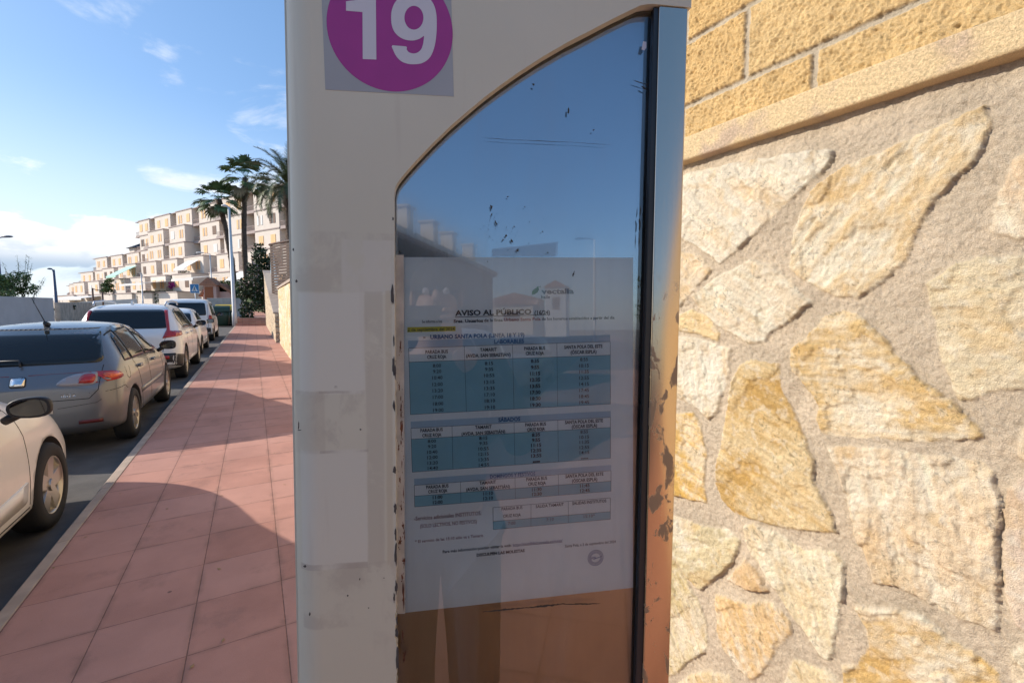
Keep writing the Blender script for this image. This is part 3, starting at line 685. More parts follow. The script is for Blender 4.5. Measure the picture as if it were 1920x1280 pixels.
def totem_window():
    a = tp(738, 640); lo = .552
    hi = tp(1200, 3)[1]
    # backing plate
    bm = bmesh.new(); uR = tp(1238, 9)[0]
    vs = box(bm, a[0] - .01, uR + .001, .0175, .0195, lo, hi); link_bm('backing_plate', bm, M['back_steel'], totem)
    bm = bmesh.new(); box(bm, a[0] - .004, tp(1232, 20, -.012)[0] + .0, .0122, .0150, lo, hi)
    for f in bm.faces:
        f.normal_update(); f.material_index = 0 if f.normal.y < -.5 else 1
    mc = bpy.data.materials.new('clear_glass'); mc.use_nodes = True; g = NT(mc.node_tree); g.n.clear(); t_ = g.new('ShaderNodeBsdfTransparent'); t_.inputs[0].default_value = (.99, .995, .99, 1); g.l.new(t_.outputs[0], g.new('ShaderNodeOutputMaterial').inputs[0])
    link_bm('glass_pane', bm, [M['display_glass'], mc], totem)
    # gasket: line measured top and bottom
    (u1, h1), (u2, h2) = tp(1228, 35), tp(1194, 1277); (u3, h3), (u4, h4) = tp(1237, 9), tp(1206, 1277)
    def ln(ua, ha, ub, hb, h): return ua + (ub - ua) * (h - ha) / (hb - ha)
    ht = tp(1232, 10)[1]
    bm = bmesh.new()
    q = [(ln(u1, h1, u2, h2, lo), lo), (ln(u1, h1, u2, h2, ht), ht), (ln(u3, h3, u4, h4, ht) + .001, ht), (ln(u3, h3, u4, h4, lo) + .001, lo)]
    prism(bm, q, 'y', .0035, .0121); recalc(bm); bevel(bm, .0008, 2); link_bm('gasket', bm, M['gasket'], totem)
    # steel side frame
    (u5, h5), (u6, h6) = tp(1291, 14), tp(1255, 1277)
    bm = bmesh.new(); hs = tp(1260, 12)[1]; hs1 = tp(1291, 15)[1]
    q = [(ln(u3, h3, u4, h4, lo), lo), (ln(u3, h3, u4, h4, tp(1237, 10)[1]), tp(1237, 10.5)[1]), (ln(u5, h5, u6, h6, hs1), hs1), (ln(u5, h5, u6, h6, lo), lo)]
    prism(bm, q, 'y', .0005, .10); recalc(bm); bevel(bm, .0016, 4); o = link_bm('side_frame', bm, M['frame_steel'], totem)
    for p in o.data.polygons: p.use_smooth = True
    # dark line under the white panel at the frame top is the panel's own shadow gap
totem_window()
def blob(bm, px, py, rx, ry, w, seed=0, mi=0, ang=0, n=14, jag=.35):
    r = random.Random(seed * 31 + int(px * 7 + py * 13)); pts = []
    for k in range(n):
        a = 2 * math.pi * k / n; q = 1 + r.uniform(-jag, jag); x = rx * math.cos(a) * q; y = ry * math.sin(a) * q
        pts.append(tp(px + x * math.cos(ang) - y * math.sin(ang), py + x * math.sin(ang) + y * math.cos(ang), w))
    flat_poly(bm, pts, w, mi)
def wear_marks():
    bm = bmesh.new()
    for (x, y, rx, ry) in ((736, 555, 2.8, 18), (738, 688, 3, 18), (739, 760, 2.4, 12), (739.5, 881, 3, 6), (741, 700, 1.6, 14), (741, 953, 2.6, 9), (742, 1000, 2, 12), (742.5, 1040, 2.4, 20),
                           (743, 1100, 2.2, 14), (744, 1160, 2, 10), (744, 1185, 3, 8), (745, 1235, 2.8, 20), (571.5, 1061, 2.6, 2.2), (581, 1150, 1.6, 4), (674.6, 1085, 1.2, 2), (691, 1139, 1.3, 1.3), (720, 1083, 1, 1),
                           (560, 798, 1.3, 8), (561, 806, 3, 1), (676, 805, 1.8, 1.6), (550, 468, 1.5, 3), (556, 527, 2, 3), (737, 410, 1.6, 3), (652, 1116, 1.5, 1.5), (738.5, 640, 1.2, 12), (739, 1120, 1.4, 9)):
        blob(bm, x, y, rx, ry, .0004, 3)
    link_bm('paint_chips', bm, M['chip_dark'], totem)
    bm = bmesh.new()
    w = -.0118
    for (x, y, rx, ry) in ((751, 650, 1.8, 9), (747.5, 724, 2.4, 13), (753, 768, 2.4, 11), (753, 804, 3.2, 12), (753, 830, 1.6, 6), (754, 870, 1.4, 8), (749, 899, 3.6, 7), (755, 925, 1.5, 8), (756, 985, 3, 11), (750, 1014, 5.5, 10), (756, 1052, 3, 16),
                           (755, 1082, 1.5, 7), (757, 1118, 2.6, 22), (752, 745, 1.4, 4), (748, 840, 2.2, 9), (753, 950, 1.6, 6), (757, 1000, 1.4, 16), (758, 1230, 3.2, 14), (755, 1190, 2, 8)) if True else ():
        r_ = random.Random(int(y)); blob(bm, x + r_.uniform(-1.2, 1.5), y, rx * r_.uniform(.35, .95), ry * r_.uniform(.5, 1.2), w, 5, jag=.65, n=22)
        for q in range(3): blob(bm, x + r_.uniform(-3, 3), y + r_.uniform(-16, 16), r_.uniform(.3, .8), r_.uniform(.5, 2), w, 6 + q, jag=.5, n=8)
    link_bm('rust_spots', bm, M['rust'], totem)
    bm = bmesh.new(); w = -.0119
    q = [tp(742, 478, w), tp(757, 478, w), tp(759.5, 1150, w), tp(744, 1150, w)]; flat_poly(bm, q, w); link_bm('edge_strip', bm, M['aged_primer'], totem)
    # marks and grime on the glass
    bm = bmesh.new(); w = -.0120
    for (x, y, rx, ry, an) in ((921, 388, 2.2, 4, 0), (922, 402, 1.2, 2, 0), (930, 418, 2, 5, -.5), (1066, 207, 2.4, 6, .1), (1000, 158, 2, 2, 0), (1113, 244, 1.6, 1.8, 0), (949, 442, 1.6, 2, 0), (943, 450, 1.2, 2, 0), (960, 452, 1.4, 3, -.5), (971, 469, 1.8, 3, .4), (1017, 434, 1.2, 1.4, 0),
                               (1027, 474, 1.2, 1.6, 0), (1075, 514, 1.4, 5, .2), (1208, 165, 6, 1.4, .5), (1200, 155, 12, 1.2, .3), (952, 369, 1.4, 1, 0), (984, 388, 1, 1, 0), (964, 425, 1.2, 1, 0), (749, 472, 1.3, 2, 0),
                               (1198, 450, 1, 14, .05), (1199, 420, 1.4, 10, 0), (1201, 395, 1.2, 8, .1)):
        blob(bm, x, y, rx, ry, w, 9, ang=an, jag=.5)
    for k in range(46):
        r = random.Random(k); a = r.gauss(955, 30); b_ = r.gauss(435, 22); s = r.uniform(.3, .8); blob(bm, a, b_, s, s * r.uniform(.7, 1.5), w, 2, n=7)
    for (x0, y0, x1, y1, th) in ((905, 258, 965, 263, .5), (960, 262, 1065, 267, .7), (1060, 266, 1145, 272, .4), (905, 1146, 990, 1138, 2.0), (985, 1139, 1060, 1131, 2.4), (1055, 1132, 1125, 1131, 1.5)):
        n = 26; top = []; bot = []; r = random.Random(int(x0))
        for k in range(n + 1):
            t = k / n; x = x0 + (x1 - x0) * t; y = y0 + (y1 - y0) * t + r.uniform(-.5, .5); e = th * (.3 + .7 * math.sin(math.pi * t)) * r.uniform(.5, 1)
            top.append(tp(x, y - e, w)); bot.append(tp(x, y + e, w))
        flat_poly(bm, top + bot[::-1], w)
    link_bm('glass_grime', bm, M['dirt_mark'], totem)
    # remains of tape on the glass
    m = bpy.data.materials.new('tape_film'); m.use_nodes = True; g = NT(m.node_tree); g.n.clear(); M['tape_film'] = m
    out = g.new('ShaderNodeOutputMaterial'); tr = g.new('ShaderNodeBsdfTransparent'); di = g.new('ShaderNodeBsdfDiffuse'); di.inputs[0].default_value = (.30, .34, .42, 1)
    mx = g.new('ShaderNodeMixShader'); mx.inputs[0].default_value = .28; g.l.new(tr.outputs[0], mx.inputs[1]); g.l.new(di.outputs[0], mx.inputs[2]); g.l.new(mx.outputs[0], out.inputs[0])
    bm = bmesh.new(); w = -.0121
    flat_poly(bm, [tp(923, 480, w), tp(923, 466, w), tp(1047, 453, w), tp(1045, 480, w)], w); link_bm('tape_remains', bm, m, totem)
    bm = bmesh.new()
    flat_poly(bm, [tp(1206, 78, w), tp(1212, 79, w), tp(1212, 90, w), tp(1208, 95, w), tp(1203, 93, w)], w)
    link_bm('sticker_scrap', bm, M['sticker_white'], totem)
wear_marks()
def sticker():
    def S(x, y): return tp(540 + x / 3.765, y / 3.765, .0006)
    bm = bmesh.new()
    c = [tp(610.4, 168.7), tp(850.8, 181.4)]; e = Vector((c[1][0] - c[0][0], c[1][1] - c[0][1])); n = Vector((-e.y, e.x))
    q = [c[0], c[1], (c[1][0] + n.x, c[1][1] + n.y), (c[0][0] + n.x, c[0][1] + n.y)]
    prism(bm, q, 'y', -.0004, 0.0); recalc(bm)
    st = link_bm('number_sticker', bm, M['sticker_grey'], totem)
    bm = bmesh.new()
    a, b_ = S(272, 150), S(1163, 190); cx = (a[0] + b_[0]) / 2; ch = S(750, 648)[1]; rad = (b_[0] - a[0]) / 2
    flat_poly(bm, [(cx + rad * math.cos(t * math.pi / 48), ch + rad + rad * math.sin(t * math.pi / 48)) for t in range(96)], .0006)
    link_bm('purple_disc', bm, M['sticker_purple'], st)
    bm = bmesh.new(); w = .0008
    one = [(410, 12), (470, 4), (512, -18), (535, -58), (620, -58), (624, 423), (528, 419), (526, 88), (410, 78)]
    flat_poly(bm, [S(*p) for p in one], w)
    out = [(738, 322), (745, 360), (765, 400), (800, 435), (845, 452), (890, 456), (940, 450), (985, 425), (1015, 385), (1037, 320), (1048, 240), (1050, 170), (1048, 110), (1035, 50), (1010, 5), (975, -30), (930, -50), (885, -55), (835, -45), (785, -15), (750, 30), (732, 80), (728, 130), (733, 180), (750, 225), (785, 262), (830, 283), (880, 289), (920, 280), (945, 266), (960, 257), (957, 290), (953, 315), (940, 350), (915, 373), (885, 380), (855, 372), (838, 352), (832, 330)]
    def circ(cx, cy, rx, ry, n=40): return [(cx + rx * math.cos(2 * math.pi * k / n), cy + ry * math.sin(2 * math.pi * k / n)) for k in range(n)]
    from mathutils.geometry import tessellate_polygon
    loops = [[Vector((*S(*p), 0)) for p in smooth_loop(out, 3)], [Vector((*S(*p), 0)) for p in circ(889, 128, 67, 84)]]
    allp = [p for lp in loops for p in lp]; vs = [bm.verts.new(L(p.x, p.y, w)) for p in allp]
    for t in tessellate_polygon(loops):
        try: bm.faces.new([vs[i] for i in t])
        except ValueError: pass
    link_bm('digits', bm, M['sticker_white'], st)
def smooth_loop(P, k=2):
    n = len(P); out = []
    for i in range(n):
        p0, p1, p2, p3 = (Vector(P[(i + j) % n]) for j in (-1, 0, 1, 2))
        sharp = i in (n - 1,) or i in (29, 0)
        if i == n - 1: out.append(tuple(p1)); continue
        for s in range(k):
            t = s / k; q = .5 * ((2 * p1) + (-p0 + p2) * t + (2 * p0 - 5 * p1 + 4 * p2 - p3) * t * t + (-p0 + 3 * p1 - 3 * p2 + p3) * t ** 3)
            out.append(tuple(q))
    return out
sticker()

# ---------------- timetable notice behind the glass ----------------
PW = -.0162                                          # plane of the paper
notice = troot('timetable_notice', 'white printed bus timetable notice in blue tables behind the totem glass', 'notice')
def ink(name, c, rough=.8): return mat(name, c, rough, var=.12, vscale=300)
ink('ink_black', (.03, .03, .035)); ink('ink_grey', (.16, .15, .17)); ink('ink_red', (.42, .06, .05)); ink('ink_pale_red', (.36, .20, .20)); ink('ink_blue', (.05, .13, .28)); ink('ink_link', (.13, .16, .30))
mat('table_blue', (.28, .50, .57), .8, var=.06, vscale=12); mat('band_blue', (.44, .55, .64), .8, var=.05, vscale=12)
mat('marker_yellow', (.62, .52, .05), .8); mat('leaf_green', (.10, .20, .05), .8); mat('stamp_blue', (.22, .25, .40), .8)
mat('paper', (.87, .85, .82), .75, var=.025, vscale=7, bumps=.05, bscale=12)
bm = bmesh.new(); w = PW
q = [tp(741, 482, w), tp(1187, 483, w), tp(1187, 1101, w), tp(745, 1149.5, w)]
prism(bm, q, 'y', -PW, -PW + .0003); recalc(bm); link_bm('paper_sheet', bm, M['paper'], notice)
def slope(y): return -(y - 490) / 5590
TEXTS = []
def T(part, zi, s, xc, yc, wd, hg, m='ink_black', bold=0):
    ox, oy = 730, (480 if zi == 1 else 760)
    TEXTS.append((part, s, ox + xc / 4, oy + yc / 4, wd / 4, hg / 4, m, bold))
T('heading_text', 1, 'AVISO AL PÚBLICO', 779, 421, 572, 40, bold=1)
T('heading_text', 1, '(16/24)', 1147, 422, 117, 30, bold=1)
T('intro_text', 1, 'Se informa a los', 320, 489, 150, 22)
T('intro_text', 1, 'Sres. Usuarios', 592, 485, 221, 24, bold=1)
T('intro_text', 1, 'de la línea', 781, 479, 138, 24)
T('intro_text', 1, 'Urbano Santa Pola', 997, 473, 275, 24, 'ink_red')
T('intro_text', 1, 'de los horarios establecidos a partir del día', 1416, 465, 545, 22)
T('intro_text', 1, '2 de septiembre del 2024', 314, 548, 352, 24, 'ink_black')
T('heading_text', 1, '>', 263, 610, 20, 20, 'ink_grey', 1)
T('heading_text', 1, 'URBANO SANTA POLA (LINEA 18 Y 19)', 660, 597, 706, 31, 'ink_blue', 1)
def table(zi, name, band, box_, hb, seps, bandtext):
    """box_/hb: (yL_top, yR_top, yL_bot, yR_bot) in zoom units, hb: header bottom (yL, yR); x ends in band"""
    oy = 480 if zi == 1 else 760
    def P(x, y): return tp(730 + x / 4, oy + y / 4, PW + .0001)
    xl, xr, xlb, xrb = box_[0]; yt = box_[1]; yb = box_[2]
    root = bmesh.new()
    if band: flat_poly(root, [P(*p) for p in band], PW + .0002, 0)
    flat_poly(root, [P(xl + (xlb - xl) * .25, hb[0]), P(xr, hb[1]), P(xrb, yb[1]), P(xlb, yb[0])], PW + .0002, 1)
    def line(a, b, t=1.35):
        a, b = Vector(P(*a)), Vector(P(*b)); d = (b - a).normalized(); n = Vector((-d.y, d.x)) * t * .000164
        flat_poly(root, [a + n, b + n, b - n, a - n], PW + .0004, 2)
    line((xl, yt[0]), (xr, yt[1])); line((xl, hb[0]), (xr, hb[1])); line((xlb, yb[0]), (xrb, yb[1]))
    line((xl, yt[0]), (xlb, yb[0])); line((xr, yt[1]), (xrb, yb[1]))
    for a, b in seps:
        ta = (a - xl) / (xr - xl); line((a, yt[0] + (yt[1] - yt[0]) * ta), (b, yb[0] + (yb[1] - yb[0]) * ta), 1.1)
    recalc_to_viewer(root)
    return link_bm(name, root, [M['band_blue'], M['table_blue'], M['ink_black']], notice)
def recalc_to_viewer(bm):
    bm.normal_update()
    for f in bm.faces:
        if f.normal.y > 0: f.normal_flip()
t1 = table(1, 'weekday_table', [(140, 634), (1655, 590), (1656, 638), (143, 688)], [(145, 1656, 158, 1658), (690, 640), (1187, 1107)], (795, 742), [(562, 578), (923, 935), (1256, 1262)], 0)
t2 = table(2, 'saturday_table', [(160, 120), (1660, 40), (1660, 86), (162, 169)], [(162, 1658, 172, 1658), (170, 87), (498, 393)], (252, 163), [(470, 477), (935, 942), (1263, 1268)], 0)
t3 = table(2, 'sunday_table', [(185, 549), (1662, 445), (1662, 486), (187, 596)], [(187, 1662, 190, 1662), (597, 487), (758, 640)], (678, 565), [(533, 537), (942, 945), (1267, 1269)], 0)
t4 = table(2, 'school_table', None, [(777, 1657, 779, 1657), (763, 690), (928, 850)], (868, 793), [(1062, 1062), (1342, 1342)], 0)
TB = {'t1': t1, 't2': t2, 't3': t3, 't4': t4}
T('t1', 1, 'LABORABLES', 898, 638, 224, 31, 'ink_blue', 1)
for s, x, y, wd in (('PARADA BUS', 355, 716, 168), ('CRUZ ROJA', 355, 754, 144), ('TAMARIT', 743, 700, 126), ('(AVDA. SAN SEBASTIÁN)', 743, 742, 334), ('PARADA BUS', 1090, 690, 158), ('CRUZ ROJA', 1091, 727, 136), ('SANTA POLA DEL ESTE', 1455, 678, 287), ('(ÓSCAR ESPLÁ)', 1457, 718, 194)): T('t1', 1, s, x, y, wd, 26, bold=.5)
for k, s in enumerate('8:00 9:20 10:40 12:00 13:20 17:00 18:00 19:00'.split()): T('t1', 1, s, 357 + k * 1.5, (820, 863, 910, 960, 1007, 1055, 1105, 1153)[k], 15.5 * len(s), 26, 'ink_black')
for k, s in enumerate('8:15 9:35 10:55 12:15 13:35 17:10 18:10 19:10'.split()): T('t1', 1, s, 747 + k * 1.2, (803, 847, 893, 943, 990, 1037, 1083, 1132)[k], 15.5 * len(s), 26, 'ink_black')
for k, s in enumerate('8:35 9:55 11:15 12:35 13:55 17:30 18:30 19:30'.split()): T('t1', 1, s, 1092 + k * .7, (785, 832, 879, 926, 973, 1020, 1066, 1114)[k], 15.5 * len(s), 27, 'ink_black', 1)
for k, s in enumerate('8:55 10:15 11:35 12:55 14:15 17:45 18:45 19:45'.split()): T('t1', 1, s, 1460 + k * .3, (773, 820, 865, 912, 958, 1004, 1050, 1095)[k], 14.5 * len(s), 26, 'ink_black')
T('t2', 2, 'SÁBADOS', 900, 103, 165, 30, 'ink_blue', 1)
HD = (('PARADA BUS', 168), ('CRUZ ROJA', 144), ('TAMARIT', 124), ('(AVDA. SAN SEBASTIÁN)', 328), ('PARADA BUS', 156), ('CRUZ ROJA', 134), ('SANTA POLA DEL ESTE', 285), ('(ÓSCAR ESPLÁ)', 190))
for (s, wd), (x, y) in zip(HD, ((317, 182), (318, 220), (705, 160), (705, 203), (1097, 140), (1100, 177), (1460, 118), (1463, 153))): T('t2', 2, s, x, y, wd, 25, bold=.5)
for k, s in enumerate('8:00 9:20 10:40 12:00 13:20 14:40'.split()): T('t2', 2, s, 319 + k * 1.5, (265, 305, 347, 387, 428, 467)[k], 15.5 * len(s), 25)
for k, s in enumerate('8:15 9:35 10:55 12:15 13:35 14:55'.split()): T('t2', 2, s, 705 + k, (243, 281, 322, 362, 403, 443)[k], 15.5 * len(s), 25)
for k, s in enumerate('8:35 9:55 11:15 12:35 13:55 -----'.split()): T('t2', 2, s, 1100 + k * .6, (218, 257, 296, 335, 374, 413)[k], 15.5 * len(s) if k < 5 else 55, 26 if k < 5 else 4, bold=1)
for k, s in enumerate('8:55 10:15 11:35 12:55 14:15 -----'.split()): T('t2', 2, s, 1462 + k * .4, (195, 235, 272, 312, 350, 390)[k], 14.5 * len(s) if k < 5 else 55, 25 if k < 5 else 3)
T('t3', 2, 'DOMINGOS Y FESTIVOS', 925, 520, 340, 28, 'ink_blue', .5)
for (s, wd), (x, y) in zip(HD, ((360, 605), (363, 640), (738, 575), (740, 617), (1105, 547), (1107, 583), (1463, 520), (1465, 557))): T('t3', 2, s, x, y, wd, 25, bold=.5)
for s, x, y in (('11:00', 362, 685), ('12:00', 363, 723), ('11:10', 741, 657), ('12:10', 741, 693), ('11:30', 1106, 627), ('12:30', 1107, 662), ('11:45', 1466, 598), ('12:45', 1467, 635)): T('t3', 2, s, x, y, 73, 25, bold=.6)
for s, x, y, wd in (('PARADA BUS', 920, 768, 156), ('CRUZ ROJA', 920, 822, 132), ('SALIDA TAMARIT', 1203, 747, 210), ('SALIDAS INSTITUTOS', 1500, 722, 255)): T('t4', 2, s, x, y, wd, 23)
for s, x, y in (('7:00', 918, 880), ('7:10', 1205, 852), ('15:10*', 1500, 826)): T('t4', 2, s, x, y, 14 * len(s), 24, 'ink_grey')
T('footer_text', 2, '-Servicios adicionales INSTITUTOS:', 438, 825, 505, 30, 'ink_pale_red')
T('footer_text', 2, '(SOLO LECTIVOS, NO FESTIVOS)', 443, 885, 425, 28, 'ink_pale_red')
T('footer_text', 2, '* El servicio de las 15:10 sólo va a Tamarit.', 450, 995, 515, 22, 'ink_pale_red')
T('footer_text', 2, 'Para más información pueden visitar la web:', 658, 1070, 515, 22)
T('footer_text', 2, 'https://movilidad.vectalia.es/rutas/', 1113, 1027, 372, 22, 'ink_link')
T('footer_text', 2, 'DISCULPEN LAS MOLESTAS', 835, 1102, 360, 22, 'ink_black', 1)
T('footer_text', 2, 'Santa Pola, a 2 de septiembre del 2024', 1508, 1035, 380, 20, 'ink_grey')
T('logo', 1, 'vectalia', 1262, 262, 244, 40, 'ink_grey', 1)
T('logo', 1, 'baile', 1172, 305, 66, 27, 'ink_grey')
T('stamp', 2, 'S.P.B.', 1530, 1140, 44, 16, 'stamp_blue', 1)
def build_texts():
    groups = {}
    tmp = []
    for i, (part, s, xc, yc, wd, hg, m, bold) in enumerate(TEXTS):
        cu = bpy.data.curves.new('t', 'FONT'); cu.body = s; cu.size = 1; cu.resolution_u = 2
        cu.offset = .014 + .022 * bold
        ob = bpy.data.objects.new('t', cu); COL.objects.link(ob); tmp.append(ob)
    dg = bpy.context.evaluated_depsgraph_get(); dg.update()
    for ob, (part, s, xc, yc, wd, hg, m, bold) in zip(tmp, TEXTS):
        me = ob.evaluated_get(dg).to_mesh()
        n = len(me.vertices); co = np.empty(n * 3, np.float32); me.vertices.foreach_get('co', co); co = co.reshape(-1, 3)
        faces = [tuple(p.vertices) for p in me.polygons]
        x0, x1 = co[:, 0].min(), co[:, 0].max()
        w_ = PW + .0006
        sl_ = slope(yc); a = Vector(tp(xc - wd / 2, yc - sl_ * wd / 2, w_)); b_ = Vector(tp(xc + wd / 2, yc + sl_ * wd / 2, w_))
        e = (b_ - a); sx = e.length / (x1 - x0); d = e.normalized(); nn = Vector((-d.y, d.x))
        k = Vector(tp(xc, yc - hg / 2, w_)) - Vector(tp(xc, yc + hg / 2, w_)); hm = k.length
        if s.startswith('-----'): sy = hm / .05; yo = .32
        else: sy = hm / .73; yo = .365
        pts = [tuple(a + d * ((c[0] - x0) * sx) + nn * ((c[1] - yo) * sy)) for c in co]
        g = groups.setdefault(part, ([], [], [], []))
        base = len(g[0]); g[0].extend(L(p[0], p[1], w_) for p in pts); g[1].extend(tuple(i + base for i in f) for f in faces)
        if m not in g[3]: g[3].append(m)
        g[2].extend([g[3].index(m)] * len(faces))
        ob.to_mesh_clear()
    for ob in tmp:
        cu = ob.data; bpy.data.objects.remove(ob); bpy.data.curves.remove(cu)
    objs = {}
    for part, (vs, fs, mi, ms) in groups.items():
        nm = 'printed_text' if part in TB else part
        me = bpy.data.meshes.new(nm); me.from_pydata(vs, [], fs)
        for p, k in zip(me.polygons, mi): p.material_index = k
        objs[part] = link_me(nm, me, [M[k] for k in ms], TB.get(part, notice))
    return objs
tob = build_texts()
def extras():
    w = PW + .0003
    bm = bmesh.new()
    def P(x, y): return tp(730 + x / 4, 480 + y / 4, w)
    flat_poly(bm, [P(135, 533), (P(497, 526)), P(497, 562), P(135, 571)], w); recalc_to_viewer(bm); link_bm('highlighter_mark', bm, M['marker_yellow'], notice)
    bm = bmesh.new()
    for a, b_, t, oy in (((492, 458), (1206, 439), 2.2, 480), ((928, 1055), (1300, 1023), 1.0, 760)):
        A, B = Vector(tp(730 + a[0] / 4, oy + a[1] / 4, w)), Vector(tp(730 + b_[0] / 4, oy + b_[1] / 4, w)); d = (B - A).normalized(); n = Vector((-d.y, d.x)) * t * .000164
        flat_poly(bm, [A + n, B + n, B - n, A - n], w)
    recalc_to_viewer(bm); link_bm('underline', bm, M['ink_black'], notice)
    # leaf emblem of the logo
    bm = bmesh.new()
    for pts in ([(1068, 290), (1072, 262), (1090, 245), (1120, 236), (1122, 250), (1112, 272), (1092, 285)], [(1100, 242), (1108, 230), (1122, 228), (1116, 238)], [(1124, 234), (1130, 226), (1136, 228), (1128, 236)]):
        flat_poly(bm, [P(*p) for p in pts], PW + .0006)
    recalc_to_viewer(bm); link_bm('leaf_emblem', bm, M['leaf_green'], tob['logo'])
    # round stamp
    bm = bmesh.new(); c = tp(730 + 1547 / 4, 760 + 1140 / 4, w); rr = .0107
    for (r0, r1) in ((rr, rr * .93), (rr * .66, rr * .60)):
        n = 48
        A = [bm.verts.new(L(c[0] + r0 * math.cos(2 * math.pi * k / n), c[1] + r0 * math.sin(2 * math.pi * k / n), w)) for k in range(n)]
        B = [bm.verts.new(L(c[0] + r1 * math.cos(2 * math.pi * k / n), c[1] + r1 * math.sin(2 * math.pi * k / n), w)) for k in range(n)]
        for k in range(n): bm.faces.new((A[k], A[(k + 1) % n], B[(k + 1) % n], B[k]))
    for k in range(30):
        a0 = 2 * math.pi * (k + .15) / 30; a1 = 2 * math.pi * (k + .7) / 30
        flat_poly(bm, [(c[0] + q * math.cos(a), c[1] + q * math.sin(a)) for q, a in ((rr * .70, a0), (rr * .87, a0), (rr * .87, a1), (rr * .70, a1))], w)
    flat_poly(bm, [(c[0] - rr * .3, c[1] - rr * .22), (c[0] + rr * .8, c[1] + rr * .1), (c[0] + rr * .8, c[1] + rr * .17), (c[0] - rr * .3, c[1] - rr * .12)], w)
    recalc_to_viewer(bm); link_bm('stamp_ring', bm, M['stamp_blue'], tob['stamp'])
extras()

# ---------------- cars ----------------
def ring(bm, st, nside=1):
    y, zb, wl, wm, zm, wb, zbe, wr, zr, zc = st
    half = [(0, zb), (wl * .8, zb), (wl, zb + .07), (wm, zm), (wb, zbe), (wr, zr), (wr * .55, zc - (zc - zr) * .18), (0, zc)]
    pts = half + [(-x, z) for x, z in half[-2:0:-1]]
    return [bm.verts.new((x, y, z)) for x, z in pts]
def make_shell(stations, arches, ra, paint, sub=3, crease_belt=.35, crease_roof=.3):
    """lofted body shell with wheel openings cut in it; returns the mesh and a BVH"""
    bm = bmesh.new(); rings = [ring(bm, s) for s in stations]; n = len(rings[0])
    for a, b in zip(rings, rings[1:]):
        for k in range(n): bm.faces.new((a[k], a[(k + 1) % n], b[(k + 1) % n], b[k]))
    for rg, fl in ((rings[0], False), (rings[-1], True)):
        for i in range(1, 6): 
            q = (rg[i], rg[n - i], rg[n - i - 1], rg[i + 1]); bm.faces.new(q[::-1] if fl else q)
        for q in ((rg[0], rg[n - 1], rg[1]), (rg[7], rg[6], rg[8])): bm.faces.new(q[::-1] if fl else q)
    recalc(bm)
    cl = bm.edges.layers.float.new('crease_edge')
    for a, b in zip(rings, rings[1:]):
        for k, c in ((4, crease_belt), (n - 4, crease_belt), (5, crease_roof), (n - 5, crease_roof), (2, .4), (n - 2, .4)):
            e = bm.edges.get((a[k], b[k]))
            if e: e[cl] = c
    me = bpy.data.meshes.new('shell'); bm.to_mesh(me); bm.free()
    o = bpy.data.objects.new('shell', me); COL.objects.link(o)
    ms = o.modifiers.new('s', 'SUBSURF'); ms.levels = sub; ms.render_levels = sub
    cutters = []
    for (yw, zw) in arches:
        for sx in (-1, 1):
            cb = bmesh.new(); bmesh.ops.create_cone(cb, cap_ends=True, segments=48, radius1=ra, radius2=ra, depth=.46, matrix=Matrix.Translation((sx * .88, yw, zw)) @ Matrix.Rotation(R(90), 4, 'Y'))
            cm = bpy.data.meshes.new('c'); cb.to_mesh(cm); cb.free(); co = bpy.data.objects.new('c', cm); COL.objects.link(co); cutters.append(co)
            mb = o.modifiers.new('b', 'BOOLEAN'); mb.object = co; mb.operation = 'DIFFERENCE'; mb.solver = 'EXACT'
    dg = bpy.context.evaluated_depsgraph_get(); dg.update()
    nm = bpy.data.meshes.new_from_object(o.evaluated_get(dg))
    bpy.data.objects.remove(o)
    for c in cutters: bpy.data.objects.remove(c)
    nm.materials.clear(); nm.materials.append(paint); nm.materials.append(M['black_rubber'])
    for p in nm.polygons:
        p.use_smooth = True; p.material_index = 0
        c = p.center
        for (yw, zw) in arches:
            if math.hypot(c.y - yw, c.z - zw) < ra + .002 and (abs(p.normal.x) < .35 or (abs(abs(c.x) - .65) < .004)) and abs(c.x) > .6: p.material_index = 1
        if c.z < stations[len(stations) // 2][1] + .012 : p.material_index = 1
    nm.update()
    vs = [v.co.copy() for v in nm.vertices]; bvh = BVHTree.FromPolygons(vs, [tuple(p.vertices) for p in nm.polygons])
    return nm, bvh
def grid_poly(pts, cell):
    """fill a 2D polygon with a fine triangulation"""
    bm = bmesh.new(); f = bm.faces.new([bm.verts.new((p[0], p[1], 0)) for p in pts])
    xs = [p[0] for p in pts]; ys = [p[1] for p in pts]
    for lo, hi, ax in ((min(xs), max(xs), (1, 0, 0)), (min(ys), max(ys), (0, 1, 0))):
        n = max(1, int((hi - lo) / cell))
        for k in range(1, n):
            v = lo + (hi - lo) * k / n
            bmesh.ops.bisect_plane(bm, geom=bm.verts[:] + bm.edges[:] + bm.faces[:], plane_co=(v, v, 0), plane_no=ax)
    bmesh.ops.triangulate(bm, faces=bm.faces[:]); return bm
